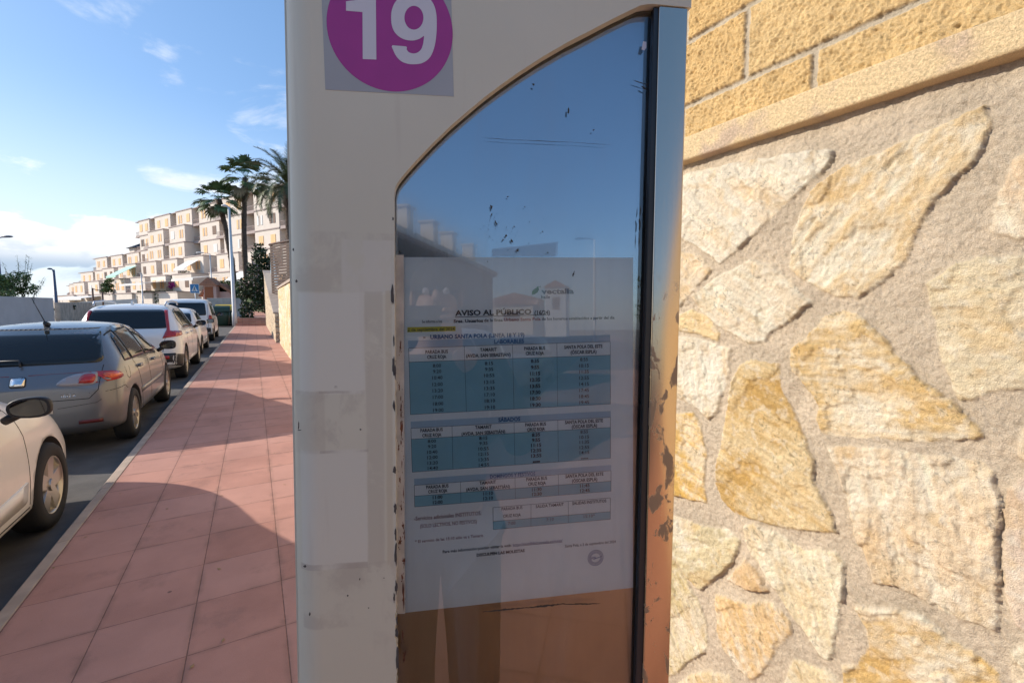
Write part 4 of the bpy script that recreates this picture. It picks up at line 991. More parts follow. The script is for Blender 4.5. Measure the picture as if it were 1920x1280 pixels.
def patch(bm_out, bvh, pts, axis, off=.004, cell=.06, side=1, mi=0, lip=.004):
    """lay a polygon onto the shell: axis 'side' pts=(y,z), 'rear'/'front' pts=(x,z), 'top' pts=(x,y)"""
    g = grid_poly(pts, cell); new = {}
    for v in g.verts:
        a, b = v.co.x, v.co.y
        if axis == 'side': o, d = Vector((side * 3, a, b)), Vector((-side, 0, 0))
        elif axis == 'rear': o, d = Vector((a, -3, b)), Vector((0, 1, 0))
        elif axis == 'front': o, d = Vector((a, 9, b)), Vector((0, -1, 0))
        else: o, d = Vector((a, b, 4)), Vector((0, 0, -1))
        h, nrm, i, t = bvh.ray_cast(o, d)
        if h is None: continue
        if nrm.dot(d) > 0: nrm = -nrm
        p = h + nrm * off; new[v] = (bm_out.verts.new(p), bm_out.verts.new(h - nrm * lip))
    for f in g.faces:
        if all(v in new for v in f.verts):
            if max((new[a][0].co - new[b][0].co).length for a in f.verts for b in f.verts) > cell * 3 + .06 and cell < .9: continue
            q = bm_out.faces.new([new[v][0] for v in f.verts]); q.smooth = True; q.material_index = mi
    for e in g.edges:
        if len(e.link_faces) == 1 and all(v in new for v in e.verts):
            a, b = e.verts
            try: bm_out.faces.new((new[a][0], new[b][0], new[b][1], new[a][1])).material_index = mi
            except ValueError: pass
    g.free()
def strip(bm_out, bvh, line, axis, wdt=.008, off=.0015, side=1, closed=False, cell=.04):
    P = [Vector(p) for p in line]
    if closed: P.append(P[0])
    Q = [P[0]]
    for a, b in zip(P, P[1:]):
        n = max(1, int((b - a).length / cell))
        for k in range(1, n + 1): Q.append(a.lerp(b, k / n))
    for a, b in zip(Q, Q[1:]):
        d = (b - a)
        if d.length < 1e-6: continue
        n = Vector((-d.y, d.x)).normalized() * wdt / 2
        patch(bm_out, bvh, [tuple(a - n), tuple(b - n), tuple(b + n), tuple(a + n)], axis, off, 1, side, lip=.001)
def sm(pts, k=4, closed=True):
    """round a coarse outline"""
    n = len(pts); out = []
    for i in range(n if closed else n - 1):
        p0, p1, p2, p3 = (Vector(pts[(i + j) % n]) for j in (-1, 0, 1, 2))
        for s in range(k):
            t = s / k; q = .5 * ((2 * p1) + (-p0 + p2) * t + (2 * p0 - 5 * p1 + 4 * p2 - p3) * t * t + (-p0 + 3 * p1 - 3 * p2 + p3) * t ** 3); out.append((q.x, q.y))
    return out
def rnd(pts, r=.03, k=4):
    """polygon with rounded corners"""
    out = []; n = len(pts)
    for i in range(n):
        p, a, b = Vector(pts[i]), Vector(pts[i - 1]), Vector(pts[(i + 1) % n])
        rr = min(r, (a - p).length * .45, (b - p).length * .45)
        s, e = p + (a - p).normalized() * rr, p + (b - p).normalized() * rr
        for j in range(k + 1):
            t = j / k; q = s * (1 - t) ** 2 + p * 2 * t * (1 - t) + e * t * t; out.append((q.x, q.y))
    return out
def wheel_meshes(r, wd, spokes, style='thin'):
    bm = bmesh.new(); prof = [(r * .66, -wd / 2 + .012), (r * .70, -wd / 2), (r * .93, -wd / 2 + .004), (r * .985, -wd / 2 + .025), (r, -wd / 4), (r, wd / 4), (r * .985, wd / 2 - .025), (r * .93, wd / 2 - .004), (r * .70, wd / 2), (r * .66, wd / 2 - .012)]
    n = 56; rings = []
    for k in range(n):
        a = 2 * math.pi * k / n; rings.append([bm.verts.new((x, q * math.cos(a), q * math.sin(a))) for q, x in prof])
    for k in range(n):
        A, B = rings[k], rings[(k + 1) % n]
        for i in range(len(prof)): 
            f = bm.faces.new((A[i], B[i], B[(i + 1) % len(prof)], A[(i + 1) % len(prof)])); f.smooth = True
    recalc(bm); ty = bpy.data.meshes.new('tyre'); bm.to_mesh(ty); bm.free(); ty.materials.append(M['tyre'])
    bm = bmesh.new(); R0 = r * .68
    prof = [(R0, wd / 2 - .010), (R0 * .95, wd / 2 - .012), (R0 * .92, wd / 2 - .05), (R0 * .90, 0.0)]
    rings = []
    for k in range(n):
        a = 2 * math.pi * k / n; rings.append([bm.verts.new((x, q * math.cos(a), q * math.sin(a))) for q, x in prof])
    for k in range(n):
        A, B = rings[k], rings[(k + 1) % n]
        for i in range(len(prof) - 1): bm.faces.new((A[i], B[i], B[i + 1], A[i + 1])).smooth = True
    # dark disc behind
    c = bm.verts.new((0.0, 0, 0))
    for k in range(n): bm.faces.new((rings[k][3], rings[(k + 1) % n][3], c)).material_index = 1
    xf = wd / 2 - .025
    for s in range(spokes):
        a = 2 * math.pi * s / spokes + .2
        if style == 'thin': w0, w1, sp = .026, .020, (0,)
        elif style == 'y': w0, w1, sp = .030, .022, (-.17, .17)
        else: w0, w1, sp = .045, .060, (0,)
        for q in sp:
            a1 = a + q
            d0 = Vector((0, math.cos(a), math.sin(a))); d1 = Vector((0, math.cos(a1), math.sin(a1))); t0 = Vector((0, -d0.z, d0.y)); t1 = Vector((0, -d1.z, d1.y))
            p0, p1 = d0 * R0 * .16, d1 * R0 * .95
            v = [bm.verts.new(p + Vector((x, 0, 0))) for p, x in ((p0 - t0 * w0, xf + .004), (p0 + t0 * w0, xf + .004), (p1 + t1 * w1, xf + .008), (p1 - t1 * w1, xf + .008), (p0 - t0 * w0 * 1.2, xf - .03), (p0 + t0 * w0 * 1.2, xf - .03), (p1 + t1 * w1 * 1.3, xf - .03), (p1 - t1 * w1 * 1.3, xf - .03))]
            for f in ((0, 1, 2, 3), (0, 4, 5, 1), (1, 5, 6, 2), (2, 6, 7, 3), (3, 7, 4, 0)): bm.faces.new([v[i] for i in f])
    bmesh.ops.create_cone(bm, cap_ends=True, segments=24, radius1=R0 * .24, radius2=R0 * .20, depth=.03, matrix=Matrix.Translation((xf, 0, 0)) @ Matrix.Rotation(R(90), 4, 'Y'))
    recalc(bm); rm = bpy.data.meshes.new('rim'); bm.to_mesh(rm); bm.free(); rm.materials.append(M['rim_metal']); rm.materials.append(M['black_plastic'])
    return ty, rm
def mirror(root, loc, paint, k=1.0, facing=-1, side=1):
    """door mirror: painted shell, glass facing the rear"""
    bm = bmesh.new(); n = 20
    secs = [(-.055, 1.0), (-.05, 1.06), (-.02, 1.08), (.03, .95), (.065, .66), (.085, .25)]
    rings = []
    for y, s in secs:
        rg = []
        for i in range(n):
            a = 2 * math.pi * i / n; ca, sa = math.cos(a), math.sin(a)
            x = .115 * k * s * math.copysign(abs(ca) ** .75, ca); z = .072 * k * s * math.copysign(abs(sa) ** .75, sa) * (1 + .12 * ca * side)
            rg.append(bm.verts.new((x, y * k, z)))
        rings.append(rg)
    for a, b in zip(rings, rings[1:]):
        for i in range(n): bm.faces.new((a[i], a[(i + 1) % n], b[(i + 1) % n], b[i])).smooth = True
    bm.faces.new(rings[-1]); bm.faces.new(rings[0][::-1])
    recalc(bm)
    o = link_bm('door_mirror', bm, paint, root); o.location = loc
    bm = bmesh.new()
    pts = []
    for i in range(n):
        a = 2 * math.pi * i / n; ca, sa = math.cos(a), math.sin(a)
        pts.append(bm.verts.new((.101 * k * math.copysign(abs(ca) ** .75, ca), -.0565 * k, .060 * k * math.copysign(abs(sa) ** .75, sa) * (1 + .12 * ca * side))))
    bm.faces.new(pts); recalc(bm); link_bm('mirror_glass', bm, M['mirror_glass'], o)
    bm = bmesh.new(); tube(bm, [(-side * .08 * k, .0, -.05 * k), (-side * .16 * k, .02, -.10 * k)], [.035 * k, .03 * k], 10); recalc(bm)
    link_bm('mirror_stem', bm, M['black_plastic'], o); return o
SEAM = 'seam'
def part(root, nm, bvh, items, m, cell=.06, off=.004, parent=None):
    bm = bmesh.new()
    for it in items: patch(bm, bvh, it[0], it[1], it[2] if len(it) > 2 else off, cell, it[3] if len(it) > 3 else 1)
    recalc_keep(bm); return link_bm(nm, bm, M[m] if isinstance(m, str) else m, parent or root)
def recalc_keep(bm): bmesh.ops.recalc_face_normals(bm, faces=bm.faces[:])
def car(name, label, cat, X, Y, spec, group=None):
    root = empty(name, (X, Y, -.13), 0, label, cat, group)
    nm, bvh = make_shell(spec['st'], spec['axles'], spec['ra'], spec['paint'])
    nm.name = 'body'; link_me('body', nm, [], root)
    for k in ('side', 'side_dark'):
        pass
    for (nmm, m, axis, pts, cell) in spec['patches']:
        if axis == 'side':
            for s in (1, -1): part(root, nmm, bvh, [(pts, 'side', .005, s)], m, cell)
        else: part(root, nmm, bvh, [(pts, axis, .005)], m, cell)
    for (nmm, m, axis, pts, off, par) in spec.get('over', []):
        # raised details laid on top of a patch (lamp clusters, emblem, handles)
        for s in ((1, -1) if axis == 'side' or nmm in ('tail_lamp', 'lamp_lens', 'reflector') else (1,)):
            pp = [(p[0] * s, p[1]) for p in pts] if axis in ('rear', 'front') and s == -1 else pts
            part(root, nmm, bvh, [(pp, axis, off, s)], m, .04)
    bm = bmesh.new()
    for (axis, ln, wdt) in spec['seams']:
        for s in ((1, -1) if axis == 'side' else (1,)): strip(bm, bvh, ln, axis, wdt, .0016, s)
    if len(bm.faces): link_bm('panel_gaps', bm, M['seam'], root)
    else: bm.free()
    ty, rm = wheel_meshes(spec['r'], spec['tw'], spec['spokes'], spec['style'])
    for (yw, zw) in spec['axles']:
        for s in (1, -1):
            wv = link_me('wheel', ty, [], root); wv.location = (s * (spec['hw'] - spec['tw'] / 2 - .006), yw, spec['r']); wv.rotation_euler = (0, 0, 0 if s == 1 else math.pi)
            rr = link_me('rim', rm, [], wv)
    for s in (1, -1): mirror(root, (s * spec['mir'][0], spec['mir'][1], spec['mir'][2]), spec.get('mpaint', spec['paint']), spec['mir'][3], side=s)
    return root, bvh
S_, Wp = M['silver_car_paint'], M['white_car_paint']
hatch = dict(
 st=[(0.00, .34, .56, .60, .48, .58, .68, .44, .74, .76),
     (0.05, .27, .68, .73, .50, .70, .76, .54, .86, .885),
     (0.17, .22, .78, .80, .52, .77, .86, .60, .96, 1.00),
     (0.26, .20, .80, .825, .54, .79, .90, .62, 1.05, 1.09),
     (0.50, .20, .82, .842, .56, .80, .93, .60, 1.27, 1.315),
     (0.68, .20, .825, .848, .58, .80, .935, .585, 1.345, 1.39),
     (1.20, .20, .83, .850, .60, .805, .935, .575, 1.395, 1.44),
     (2.00, .20, .83, .850, .60, .805, .925, .575, 1.375, 1.425),
     (2.45, .20, .83, .850, .60, .80, .915, .585, 1.27, 1.33),
     (3.05, .20, .83, .848, .60, .79, .90, .64, .965, 1.00),
     (3.50, .20, .81, .835, .58, .75, .83, .52, .885, .92),
     (3.82, .22, .74, .77, .55, .66, .70, .42, .76, .79),
     (3.97, .28, .58, .62, .50, .52, .58, .36, .64, .66)],
 axles=[(.70, .31), (3.20, .31)], ra=.352, paint=S_, r=.31, tw=.19, spokes=11, style='thin', hw=.845, mpaint=M['black_plastic'], mir=(.95, 2.60, 1.0, .9),
 patches=[('rear_window', 'car_glass', 'rear', rnd([(-.66, 1.00), (.66, 1.00), (.615, 1.16), (.55, 1.345), (-.55, 1.345), (-.615, 1.16)], .06), .05),
          ('windscreen', 'car_glass', 'front', rnd([(-.66, .99), (.66, .99), (.54, 1.34), (-.54, 1.34)], .05), .06),
          ('side_window', 'car_glass', 'side', rnd([(.60, .965), (.93, .955), (.90, 1.30), (.74, 1.25)], .03), .05),
          ('side_window', 'car_glass', 'side', rnd([(.975, .955), (1.72, .945), (1.68, 1.365), (1.2, 1.365), (.95, 1.32)], .03), .06),
          ('side_window', 'car_glass', 'side', rnd([(1.78, .945), (2.76, .93), (2.42, 1.19), (2.1, 1.335), (1.74, 1.36)], .03), .06),
          ('rubbing_strip', None, 'side', [(1.08, .50), (2.74, .50), (2.74, .565), (1.08, .565)], .2)],
 over=[('tail_lamp', 'lamp_grey', 'rear', sm([(.30, .80), (.36, .86), (.48, .90), (.60, .905), (.625, .88), (.62, .79), (.50, .772), (.36, .775)], 3), .006, None),
       ('lamp_lens', 'lamp_red', 'rear', sm([(.50, .80), (.60, .80), (.605, .875), (.52, .885), (.48, .84)], 3), .010, None),
       ('tail_lamp', 'lamp_red', 'side', sm([(.03, .80), (.10, .795), (.34, .815), (.33, .86), (.20, .90), (.08, .905), (.02, .88)], 3), .007, None),
       ('lamp_lens', 'lamp_orange', 'side', sm([(.13, .83), (.30, .835), (.30, .865), (.15, .885)], 3), .011, None),
       ('emblem', 'chrome', 'rear', rnd([(-.055, .80), (.055, .80), (.055, .885), (-.055, .885)], .02), .010, None),
       ('emblem', 'black_plastic', 'rear', rnd([(-.063, .792), (.063, .792), (.063, .893), (-.063, .893)], .025), .006, None),
       ('number_plate', 'white_enamel', 'rear', [(-.26, .50), (.26, .50), (.26, .61), (-.26, .61)], .008, None),
       ('door_handle', S_, 'side', rnd([(1.10, .83), (1.26, .83), (1.26, .865), (1.10, .865)], .015), .03, None),
       ('door_handle', S_, 'side', rnd([(2.02, .82), (2.18, .82), (2.18, .855), (2.02, .855)], .015), .03, None),
       ('reflector', 'reflector_dark', 'rear', [(.46, .36), (.66, .36), (.66, .40), (.46, .40)], .005, None)],
 seams=[('rear', [(-.66, .97), (-.64, .72), (-.56, .63), (.56, .63), (.64, .72), (.66, .97)], .007),
        ('side', [(.95, 1.33), (.955, .94), (1.08, .80), (1.13, .60), (1.14, .33)], .006),
        ('side', [(1.75, 1.37), (1.75, .33)], .006), ('side', [(2.80, .92), (2.84, .7), (2.80, .33)], .006),
        ('side', [(1.14, .31), (2.80, .31)], .006), ('side', [(.02, .69), (.36, .71), (.44, .66)], .006),
        ('side', [(.50, .91), (.50, .80), (.56, .76), (.64, .78), (.66, .90)], .004),
        ('rear', [(.30, .545), (.62, .58), (.66, .61)], .004), ('top', [(-.59, .62), (-.58, 2.2)], .012), ('top', [(.59, .62), (.58, 2.2)], .012),
        ('rear', [(-.55, 1.36), (.55, 1.36)], .012)])
for i, p in enumerate(hatch['patches']):
    if p[1] is None: hatch['patches'][i] = (p[0], S_, p[2], p[3], p[4])
silver, sbvh = car('parked_car', 'silver grey five-door hatchback with a roof antenna, between two white cars', 'car', -2.20, 6.66, hatch, 'cars parked along the kerb')
silver.scale = (1, 1, 1.03)
# roof antenna, rear wiper, fuel flap badge lettering
bm = bmesh.new(); tube(bm, [(0.05, .78, 1.41), (0.05, .72, 1.435)], [.035, .018], 10); tube(bm, [(.05, .74, 1.43), (.02, .50, 1.72)], [.006, .0025], 6); recalc(bm)
link_bm('antenna', bm, M['black_plastic'], silver)
bm = bmesh.new(); tube(bm, [(0, .13, 1.0), (-.02, .18, 1.06), (-.30, .20, 1.06)], [.012, .009, .005], 6); recalc(bm); link_bm('rear_wiper', bm, M['black_plastic'], silver)
bm = bmesh.new()
def letters(bm, bvh, s, x, z, h, adv):
    G = {'I': [((0, 0), (0, 1))], 'B': [((0, 0), (0, 1)), ((0, 1), (.5, 1)), ((.5, 1), (.5, .5)), ((0, .5), (.6, .5)), ((.6, .5), (.6, 0)), ((.6, 0), (0, 0))],
         'Z': [((0, 1), (.6, 1)), ((.6, 1), (0, 0)), ((0, 0), (.6, 0))], 'A': [((0, 0), (.3, 1)), ((.3, 1), (.6, 0)), ((.12, .4), (.48, .4))]}
    for c in s:
        for a, b in G[c]: strip(bm, bvh, [(x + a[0] * h, z + a[1] * h), (x + b[0] * h, z + b[1] * h)], 'rear', h * .18, .004)
        x += adv * (.45 if c == 'I' else 1)
letters(bm, sbvh, 'IBIZA', .34, .665, .028, .032); link_bm('badge_lettering', bm, M['chrome'], silver)

near = dict(hatch)
near['st'] = [(a, b, c * 1.0, d * 1.0, e, f, g + .03, h, i + .07, j + .07) if i > .99 else (a, b, c, d, e, f, g + .03, h, i + .035, j + .035) for a, b, c, d, e, f, g, h, i, j in hatch['st']]
near.update(paint=Wp, spokes=5, style='wide', r=.325, axles=[(.70, .325), (3.18, .325)], ra=.37, mir=(.965, 2.50, 1.05, .85), mpaint=M['black_plastic'],
 patches=[('rear_window', 'car_glass', 'rear', rnd([(-.6, 1.08), (.6, 1.08), (.54, 1.38), (-.54, 1.38)], .06), .05),
          ('windscreen', 'car_glass', 'front', rnd([(-.66, 1.03), (.66, 1.03), (.54, 1.40), (-.54, 1.40)], .05), .06),
          ('side_window', 'car_glass', 'side', rnd([(.62, 1.02), (1.66, 1.01), (1.64, 1.42), (1.1, 1.42), (.8, 1.3)], .03), .06),
          ('side_window', 'car_glass', 'side', rnd([(1.72, 1.01), (2.74, 1.0), (2.42, 1.24), (2.1, 1.39), (1.70, 1.42)], .03), .06),
          ('door_trim', Wp, 'side', rnd([(1.08, .36), (2.70, .36), (2.74, .50), (2.2, .47), (1.08, .46)], .03), .1)],
 over=[('tail_lamp', 'lamp_red', 'rear', sm([(.48, .82), (.60, .82), (.63, .98), (.56, 1.0), (.50, .95)], 3), .008, None),
       ('head_lamp', 'lamp_grey', 'front', sm([(.36, .70), (.56, .74), (.62, .82), (.5, .82), (.36, .77)], 3), .008, None),
       ('door_handle', Wp, 'side', rnd([(1.12, .86), (1.28, .86), (1.28, .90), (1.12, .90)], .015), .03, None),
       ('door_handle', Wp, 'side', rnd([(2.0, .85), (2.16, .85), (2.16, .89), (2.0, .89)], .015), .03, None)],
 seams=[('side', [(1.70, 1.42), (1.70, .33)], .006), ('side', [(2.74, 1.0), (2.80, .80), (2.76, .33)], .005), ('side', [(1.0, 1.4), (1.06, .8), (1.12, .33)], .006),
        ('side', [(1.12, .31), (2.76, .31)], .010), ('side', [(2.86, .97), (3.30, .92), (3.72, .78)], .006)])
car('parked_car', 'white hatchback nearest the camera, black door mirror and front wheel at the left edge', 'car', -2.225, 1.50, near, 'cars parked along the kerb')

suv = dict(
 st=[(0.00, .40, .66, .70, .60, .70, .86, .52, .95, .97),
     (0.06, .30, .80, .84, .62, .82, .95, .62, 1.05, 1.07),
     (0.20, .25, .88, .905, .66, .88, 1.02, .70, 1.16, 1.19),
     (0.36, .24, .90, .925, .68, .89, 1.06, .70, 1.36, 1.40),
     (0.52, .24, .905, .93, .68, .89, 1.07, .68, 1.54, 1.585),
     (0.75, .24, .91, .93, .68, .89, 1.07, .67, 1.585, 1.63),
     (1.50, .24, .91, .93, .70, .89, 1.06, .66, 1.60, 1.655),
     (2.40, .24, .91, .93, .70, .89, 1.05, .66, 1.575, 1.63),
     (2.90, .24, .91, .93, .70, .88, 1.04, .67, 1.42, 1.48),
     (3.42, .24, .91, .93, .70, .87, 1.03, .72, 1.12, 1.15),
     (3.90, .24, .89, .915, .68, .84, .98, .62, 1.06, 1.09),
     (4.30, .28, .80, .84, .62, .76, .86, .50, .93, .95),
     (4.44, .36, .66, .70, .56, .60, .72, .42, .78, .80)],
 axles=[(.82, .36), (3.54, .36)], ra=.415, paint=Wp, r=.36, tw=.22, spokes=5, style='y', hw=.925, mir=(1.06, 2.88, 1.14, 1.1),
 patches=[('rear_window', 'car_glass', 'rear', rnd([(-.69, 1.13), (.69, 1.13), (.66, 1.33), (.60, 1.51), (-.60, 1.51), (-.66, 1.33)], .07), .05),
          ('windscreen', 'car_glass', 'front', rnd([(-.7, 1.15), (.7, 1.15), (.60, 1.56), (-.60, 1.56)], .05), .06),
          ('side_window', 'car_glass', 'side', rnd([(.62, 1.30), (.95, 1.10), (1.10, 1.10), (1.08, 1.52), (.75, 1.48)], .03), .05),
          ('side_window', 'car_glass', 'side', rnd([(1.14, 1.10), (2.04, 1.08), (2.02, 1.53), (1.12, 1.53)], .03), .06),
          ('side_window', 'car_glass', 'side', rnd([(2.10, 1.08), (3.16, 1.06), (2.82, 1.36), (2.5, 1.50), (2.08, 1.53)], .03), .06),
          ('lower_cladding', 'black_plastic', 'side', [(1.24, .25), (3.12, .25), (3.12, .44), (1.24, .44)], .1),
          ('lower_cladding', 'black_plastic', 'side', [(.05, .36), (.41, .30), (.41, .56), (.05, .60)], .06),
          ('rear_bumper', 'black_plastic', 'rear', rnd([(-.80, .36), (.80, .36), (.82, .62), (-.82, .62)], .03), .08)],
 over=[('tail_lamp', 'lamp_red', 'rear', rnd([(.60, .93), (.84, .96), (.84, 1.05), (.72, 1.08), (.655, 1.50), (.60, 1.50), (.665, 1.10)], .015), .012, None),
       ('tail_lamp', 'lamp_red', 'side', rnd([(.10, .96), (.46, .98), (.44, 1.06), (.14, 1.07)], .02), .012, None),
       ('reflector', 'lamp_red', 'rear', rnd([(.50, .50), (.70, .50), (.70, .57), (.50, .57)], .02), .008, None),
       ('number_plate', 'white_enamel', 'rear', [(-.26, .78), (.26, .78), (.26, .89), (-.26, .89)], .010, None),
       ('door_handle', Wp, 'side', rnd([(1.22, .95), (1.42, .95), (1.42, .985), (1.22, .985)], .015), .03, None),
       ('door_handle', Wp, 'side', rnd([(2.14, .94), (2.34, .94), (2.34, .975), (2.14, .975)], .015), .03, None)],
 seams=[('rear', [(-.69, 1.1), (-.64, .90), (-.60, .66), (.60, .66), (.64, .90), (.69, 1.1)], .007), ('side', [(1.10, 1.54), (1.12, 1.08), (1.24, .86), (1.28, .45)], .006),
        ('side', [(2.06, 1.54), (2.08, .45)], .006), ('side', [(3.2, 1.05), (3.14, .45)], .006)])
xc, xb = car('parked_car', 'white sport utility car with tall red tail lamps, ahead of the silver hatchback', 'car', -2.31, 11.98, suv, 'cars parked along the kerb')
xc.scale = (1, 1, 1.035)
for s in (1, -1):
    bm = bmesh.new(); tube(bm, [(s * .60, .62, 1.60), (s * .615, .75, 1.675), (s * .62, 1.5, 1.70), (s * .61, 2.3, 1.675), (s * .60, 2.5, 1.61)], [.018, .020, .018, .018, .015], 8); recalc(bm); link_bm('roof_rail', bm, M['galv'], xc)
bm = bmesh.new(); prism(bm, [(.78, 1.62), (1.0, 1.62), (.80, 1.70)], 'x', -.02, .02); recalc(bm); bevel(bm, .006); link_bm('antenna', bm, M['white_car_paint'], xc)
bm = bmesh.new(); tube(bm, [(.60, -.03, .36), (.60, .1, .36)], [.05, .05], 16); recalc(bm); link_bm('exhaust', bm, M['chrome'], xc)

small = dict(near); small.update(mir=(.97, 2.52, 1.06, 1.05))
small['st'] = [(a * .9, b, c * .96, d * .96, e, f * .95, g, h * .97, i * 1.03 if i > 1 else i, j * 1.03 if i > 1 else j) for a, b, c, d, e, f, g, h, i, j in near['st']]
def sc_(pp): return [(n, m, ax, [(p[0] * (.9 if ax == 'side' else .97), p[1] * (1.0)) for p in pts], c) for n, m, ax, pts, c in pp]
small['patches'] = sc_(near['patches']); small['over'] = [(n, m, ax, [(p[0] * (.9 if ax == 'side' else .96), p[1]) for p in pts], o, q) for n, m, ax, pts, o, q in near['over']]
small['seams'] = []; small['axles'] = [(.63, .31), (2.9, .31)]; small['ra'] = .35; small['r'] = .31; small['hw'] = .81; small['mir'] = (.94, 2.3, 1.05, 1.0)
car('parked_car', 'small white hatchback half hidden between the sport utility car and the van', 'car', -2.36, 17.9, small, 'cars parked along the kerb')

van = dict(
 st=[(0.00, .42, .78, .82, .62, .80, .96, .70, 1.10, 1.12),
     (0.05, .32, .86, .885, .62, .87, 1.00, .74, 1.40, 1.42),
     (0.12, .28, .89, .90, .66, .885, 1.06, .74, 1.74, 1.77),
     (0.28, .26, .89, .90, .68, .885, 1.06, .74, 1.84, 1.89),
     (1.20, .26, .89, .90, .70, .885, 1.06, .74, 1.87, 1.92),
     (2.40, .26, .89, .90, .70, .885, 1.06, .73, 1.85, 1.90),
     (2.75, .26, .89, .90, .70, .88, 1.05, .72, 1.70, 1.75),
     (3.40, .26, .89, .90, .70, .87, 1.04, .74, 1.15, 1.20),
     (3.90, .26, .86, .88, .66, .82, .98, .62, 1.04, 1.07),
     (4.30, .30, .76, .80, .60, .70, .80, .5, .86, .88),
     (4.40, .36, .66, .70, .56, .58, .70, .42, .76, .78)],
 axles=[(.80, .33), (3.48, .33)], ra=.385, paint=Wp, r=.33, tw=.2, spokes=7, style='wide', hw=.895, mir=(1.02, 3.0, 1.16, 1.15), mpaint=M['black_plastic'],
 patches=[('rear_window', 'car_glass', 'rear', rnd([(-.68, 1.17), (.68, 1.17), (.64, 1.72), (-.64, 1.72)], .08), .05),
          ('windscreen', 'car_glass', 'front', rnd([(-.7, 1.2), (.7, 1.2), (.64, 1.76), (-.64, 1.76)], .05), .08),
          ('side_window', 'car_glass', 'side', rnd([(.35, 1.15), (1.30, 1.14), (1.30, 1.68), (.40, 1.68)], .05), .08),
          ('side_window', 'car_glass', 'side', rnd([(1.38, 1.14), (2.3, 1.13), (2.3, 1.68), (1.38, 1.68)], .05), .08),
          ('side_window', 'car_glass', 'side', rnd([(2.38, 1.13), (3.2, 1.10), (2.85, 1.55), (2.38, 1.68)], .05), .08),
          ('rear_bumper', 'black_plastic', 'rear', rnd([(-.82, .36), (.82, .36), (.82, .62), (-.82, .62)], .03), .08),
          ('lower_cladding', 'black_plastic', 'side', [(.05, .34), (.40, .30), (.40, .58), (.05, .60)], .06),
          ('slide_rail', 'black_plastic', 'side', [(.45, .98), (1.6, .98), (1.6, 1.01), (.45, 1.01)], .2)],
 over=[('tail_lamp', 'lamp_red', 'rear', rnd([(.74, .92), (.86, .92), (.86, 1.18), (.76, 1.18)], .02), .014, None),
       ('tail_lamp', 'lamp_red', 'side', rnd([(.04, .92), (.16, .92), (.16, 1.18), (.05, 1.18)], .02), .014, None),
       ('emblem', 'chrome', 'rear', [(.05 * math.cos(k * .4), 1.03 + .05 * math.sin(k * .4)) for k in range(16)], .008, None),
       ('number_plate', 'white_enamel', 'rear', [(-.26, .74), (.26, .74), (.26, .85), (-.26, .85)], .010, None)],
 seams=[('rear', [(-.72, 1.8), (-.74, .64), (.74, .64), (.72, 1.8)], .010), ('side', [(1.34, 1.75), (1.34, .40)], .008), ('side', [(2.34, 1.75), (2.34, .4)], .008)])
car('parked_van', 'white passenger van with a dark rear window, farthest vehicle before the street lamp', 'van', -2.50, 24.0, van)

# ---------------- flats on the hillside ----------------
FH = Vector((math.sin(YAW), math.cos(YAW), 0)); RH = Vector((math.cos(YAW), -math.sin(YAW), 0))
def cw(cx, d): return RH * cx + FH * d
FO = cw(-30.8, 63.0); FS = (RH * -.839 + FH * .545).normalized(); FN = (RH * -.545 - FH * .839).normalized()
BM_ = Matrix(((FS.x, FN.x, 0), (FS.y, FN.y, 0), (0, 0, 1))).to_4x4(); BM_.translation = FO
def fac(px, py):
    """pixel -> (s, z) on the facade plane"""
    r = ray(px, py); t = (FO - C0).dot(FN) / r.dot(FN); p = C0 + r * t - FO; return p.dot(FS), p.z
LV = [.4, 3.2, 6.1, 9.0, 11.9, 14.8, 17.7]
def broot(name, label, cat, group=None):
    e = empty(name, label=label, cat=cat, group=group); e.matrix_world = BM_; return e
def window(root, s, z, out, wd=.95, ht=1.35, m='shutter'):
    bm = bmesh.new()
    for k, dx in ((0, -wd * .52), (1, wd * .52)):       # two shutter leaves folded open
        box(bm, s + dx - wd * .24, s + dx + wd * .24, out + .004, out + .05, z, z + ht)
    fr = link_bm('window', bm, M[m], root)
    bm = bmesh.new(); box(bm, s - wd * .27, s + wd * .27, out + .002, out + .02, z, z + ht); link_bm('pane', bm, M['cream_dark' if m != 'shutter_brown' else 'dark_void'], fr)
def shut(root, s, z, out, m='shutter', wd=1.25, ht=1.35):
    bm = bmesh.new(); n = 2
    for k in range(2):
        a = s - wd / 2 + k * wd / 2; box(bm, a + .02, a + wd / 2 - .02, out + .004, out + .05, z, z + ht)
    link_bm('window', bm, M[m], root)
cnt = [0]
def block(root, s0, s1, lv0, lv1, out, cols, rr, cap=True):
    """wall volume from s0..s1, levels lv0..lv1, standing `out` proud; cols: list of (kind, s)"""
    z0, z1 = LV[lv0], LV[lv1]
    bm = bmesh.new(); box(bm, s0, s1, -9, out, z0 - (1.5 if lv0 == 0 else 0), z1); link_bm('wall', bm, M['cream'], root)
    if cap:
        bm = bmesh.new(); box(bm, s0 - .08, s1 + .08, -9.1, out + .10, z1 + .003, z1 + .16); link_bm('slab_edge', bm, M['slab_edge'], root)
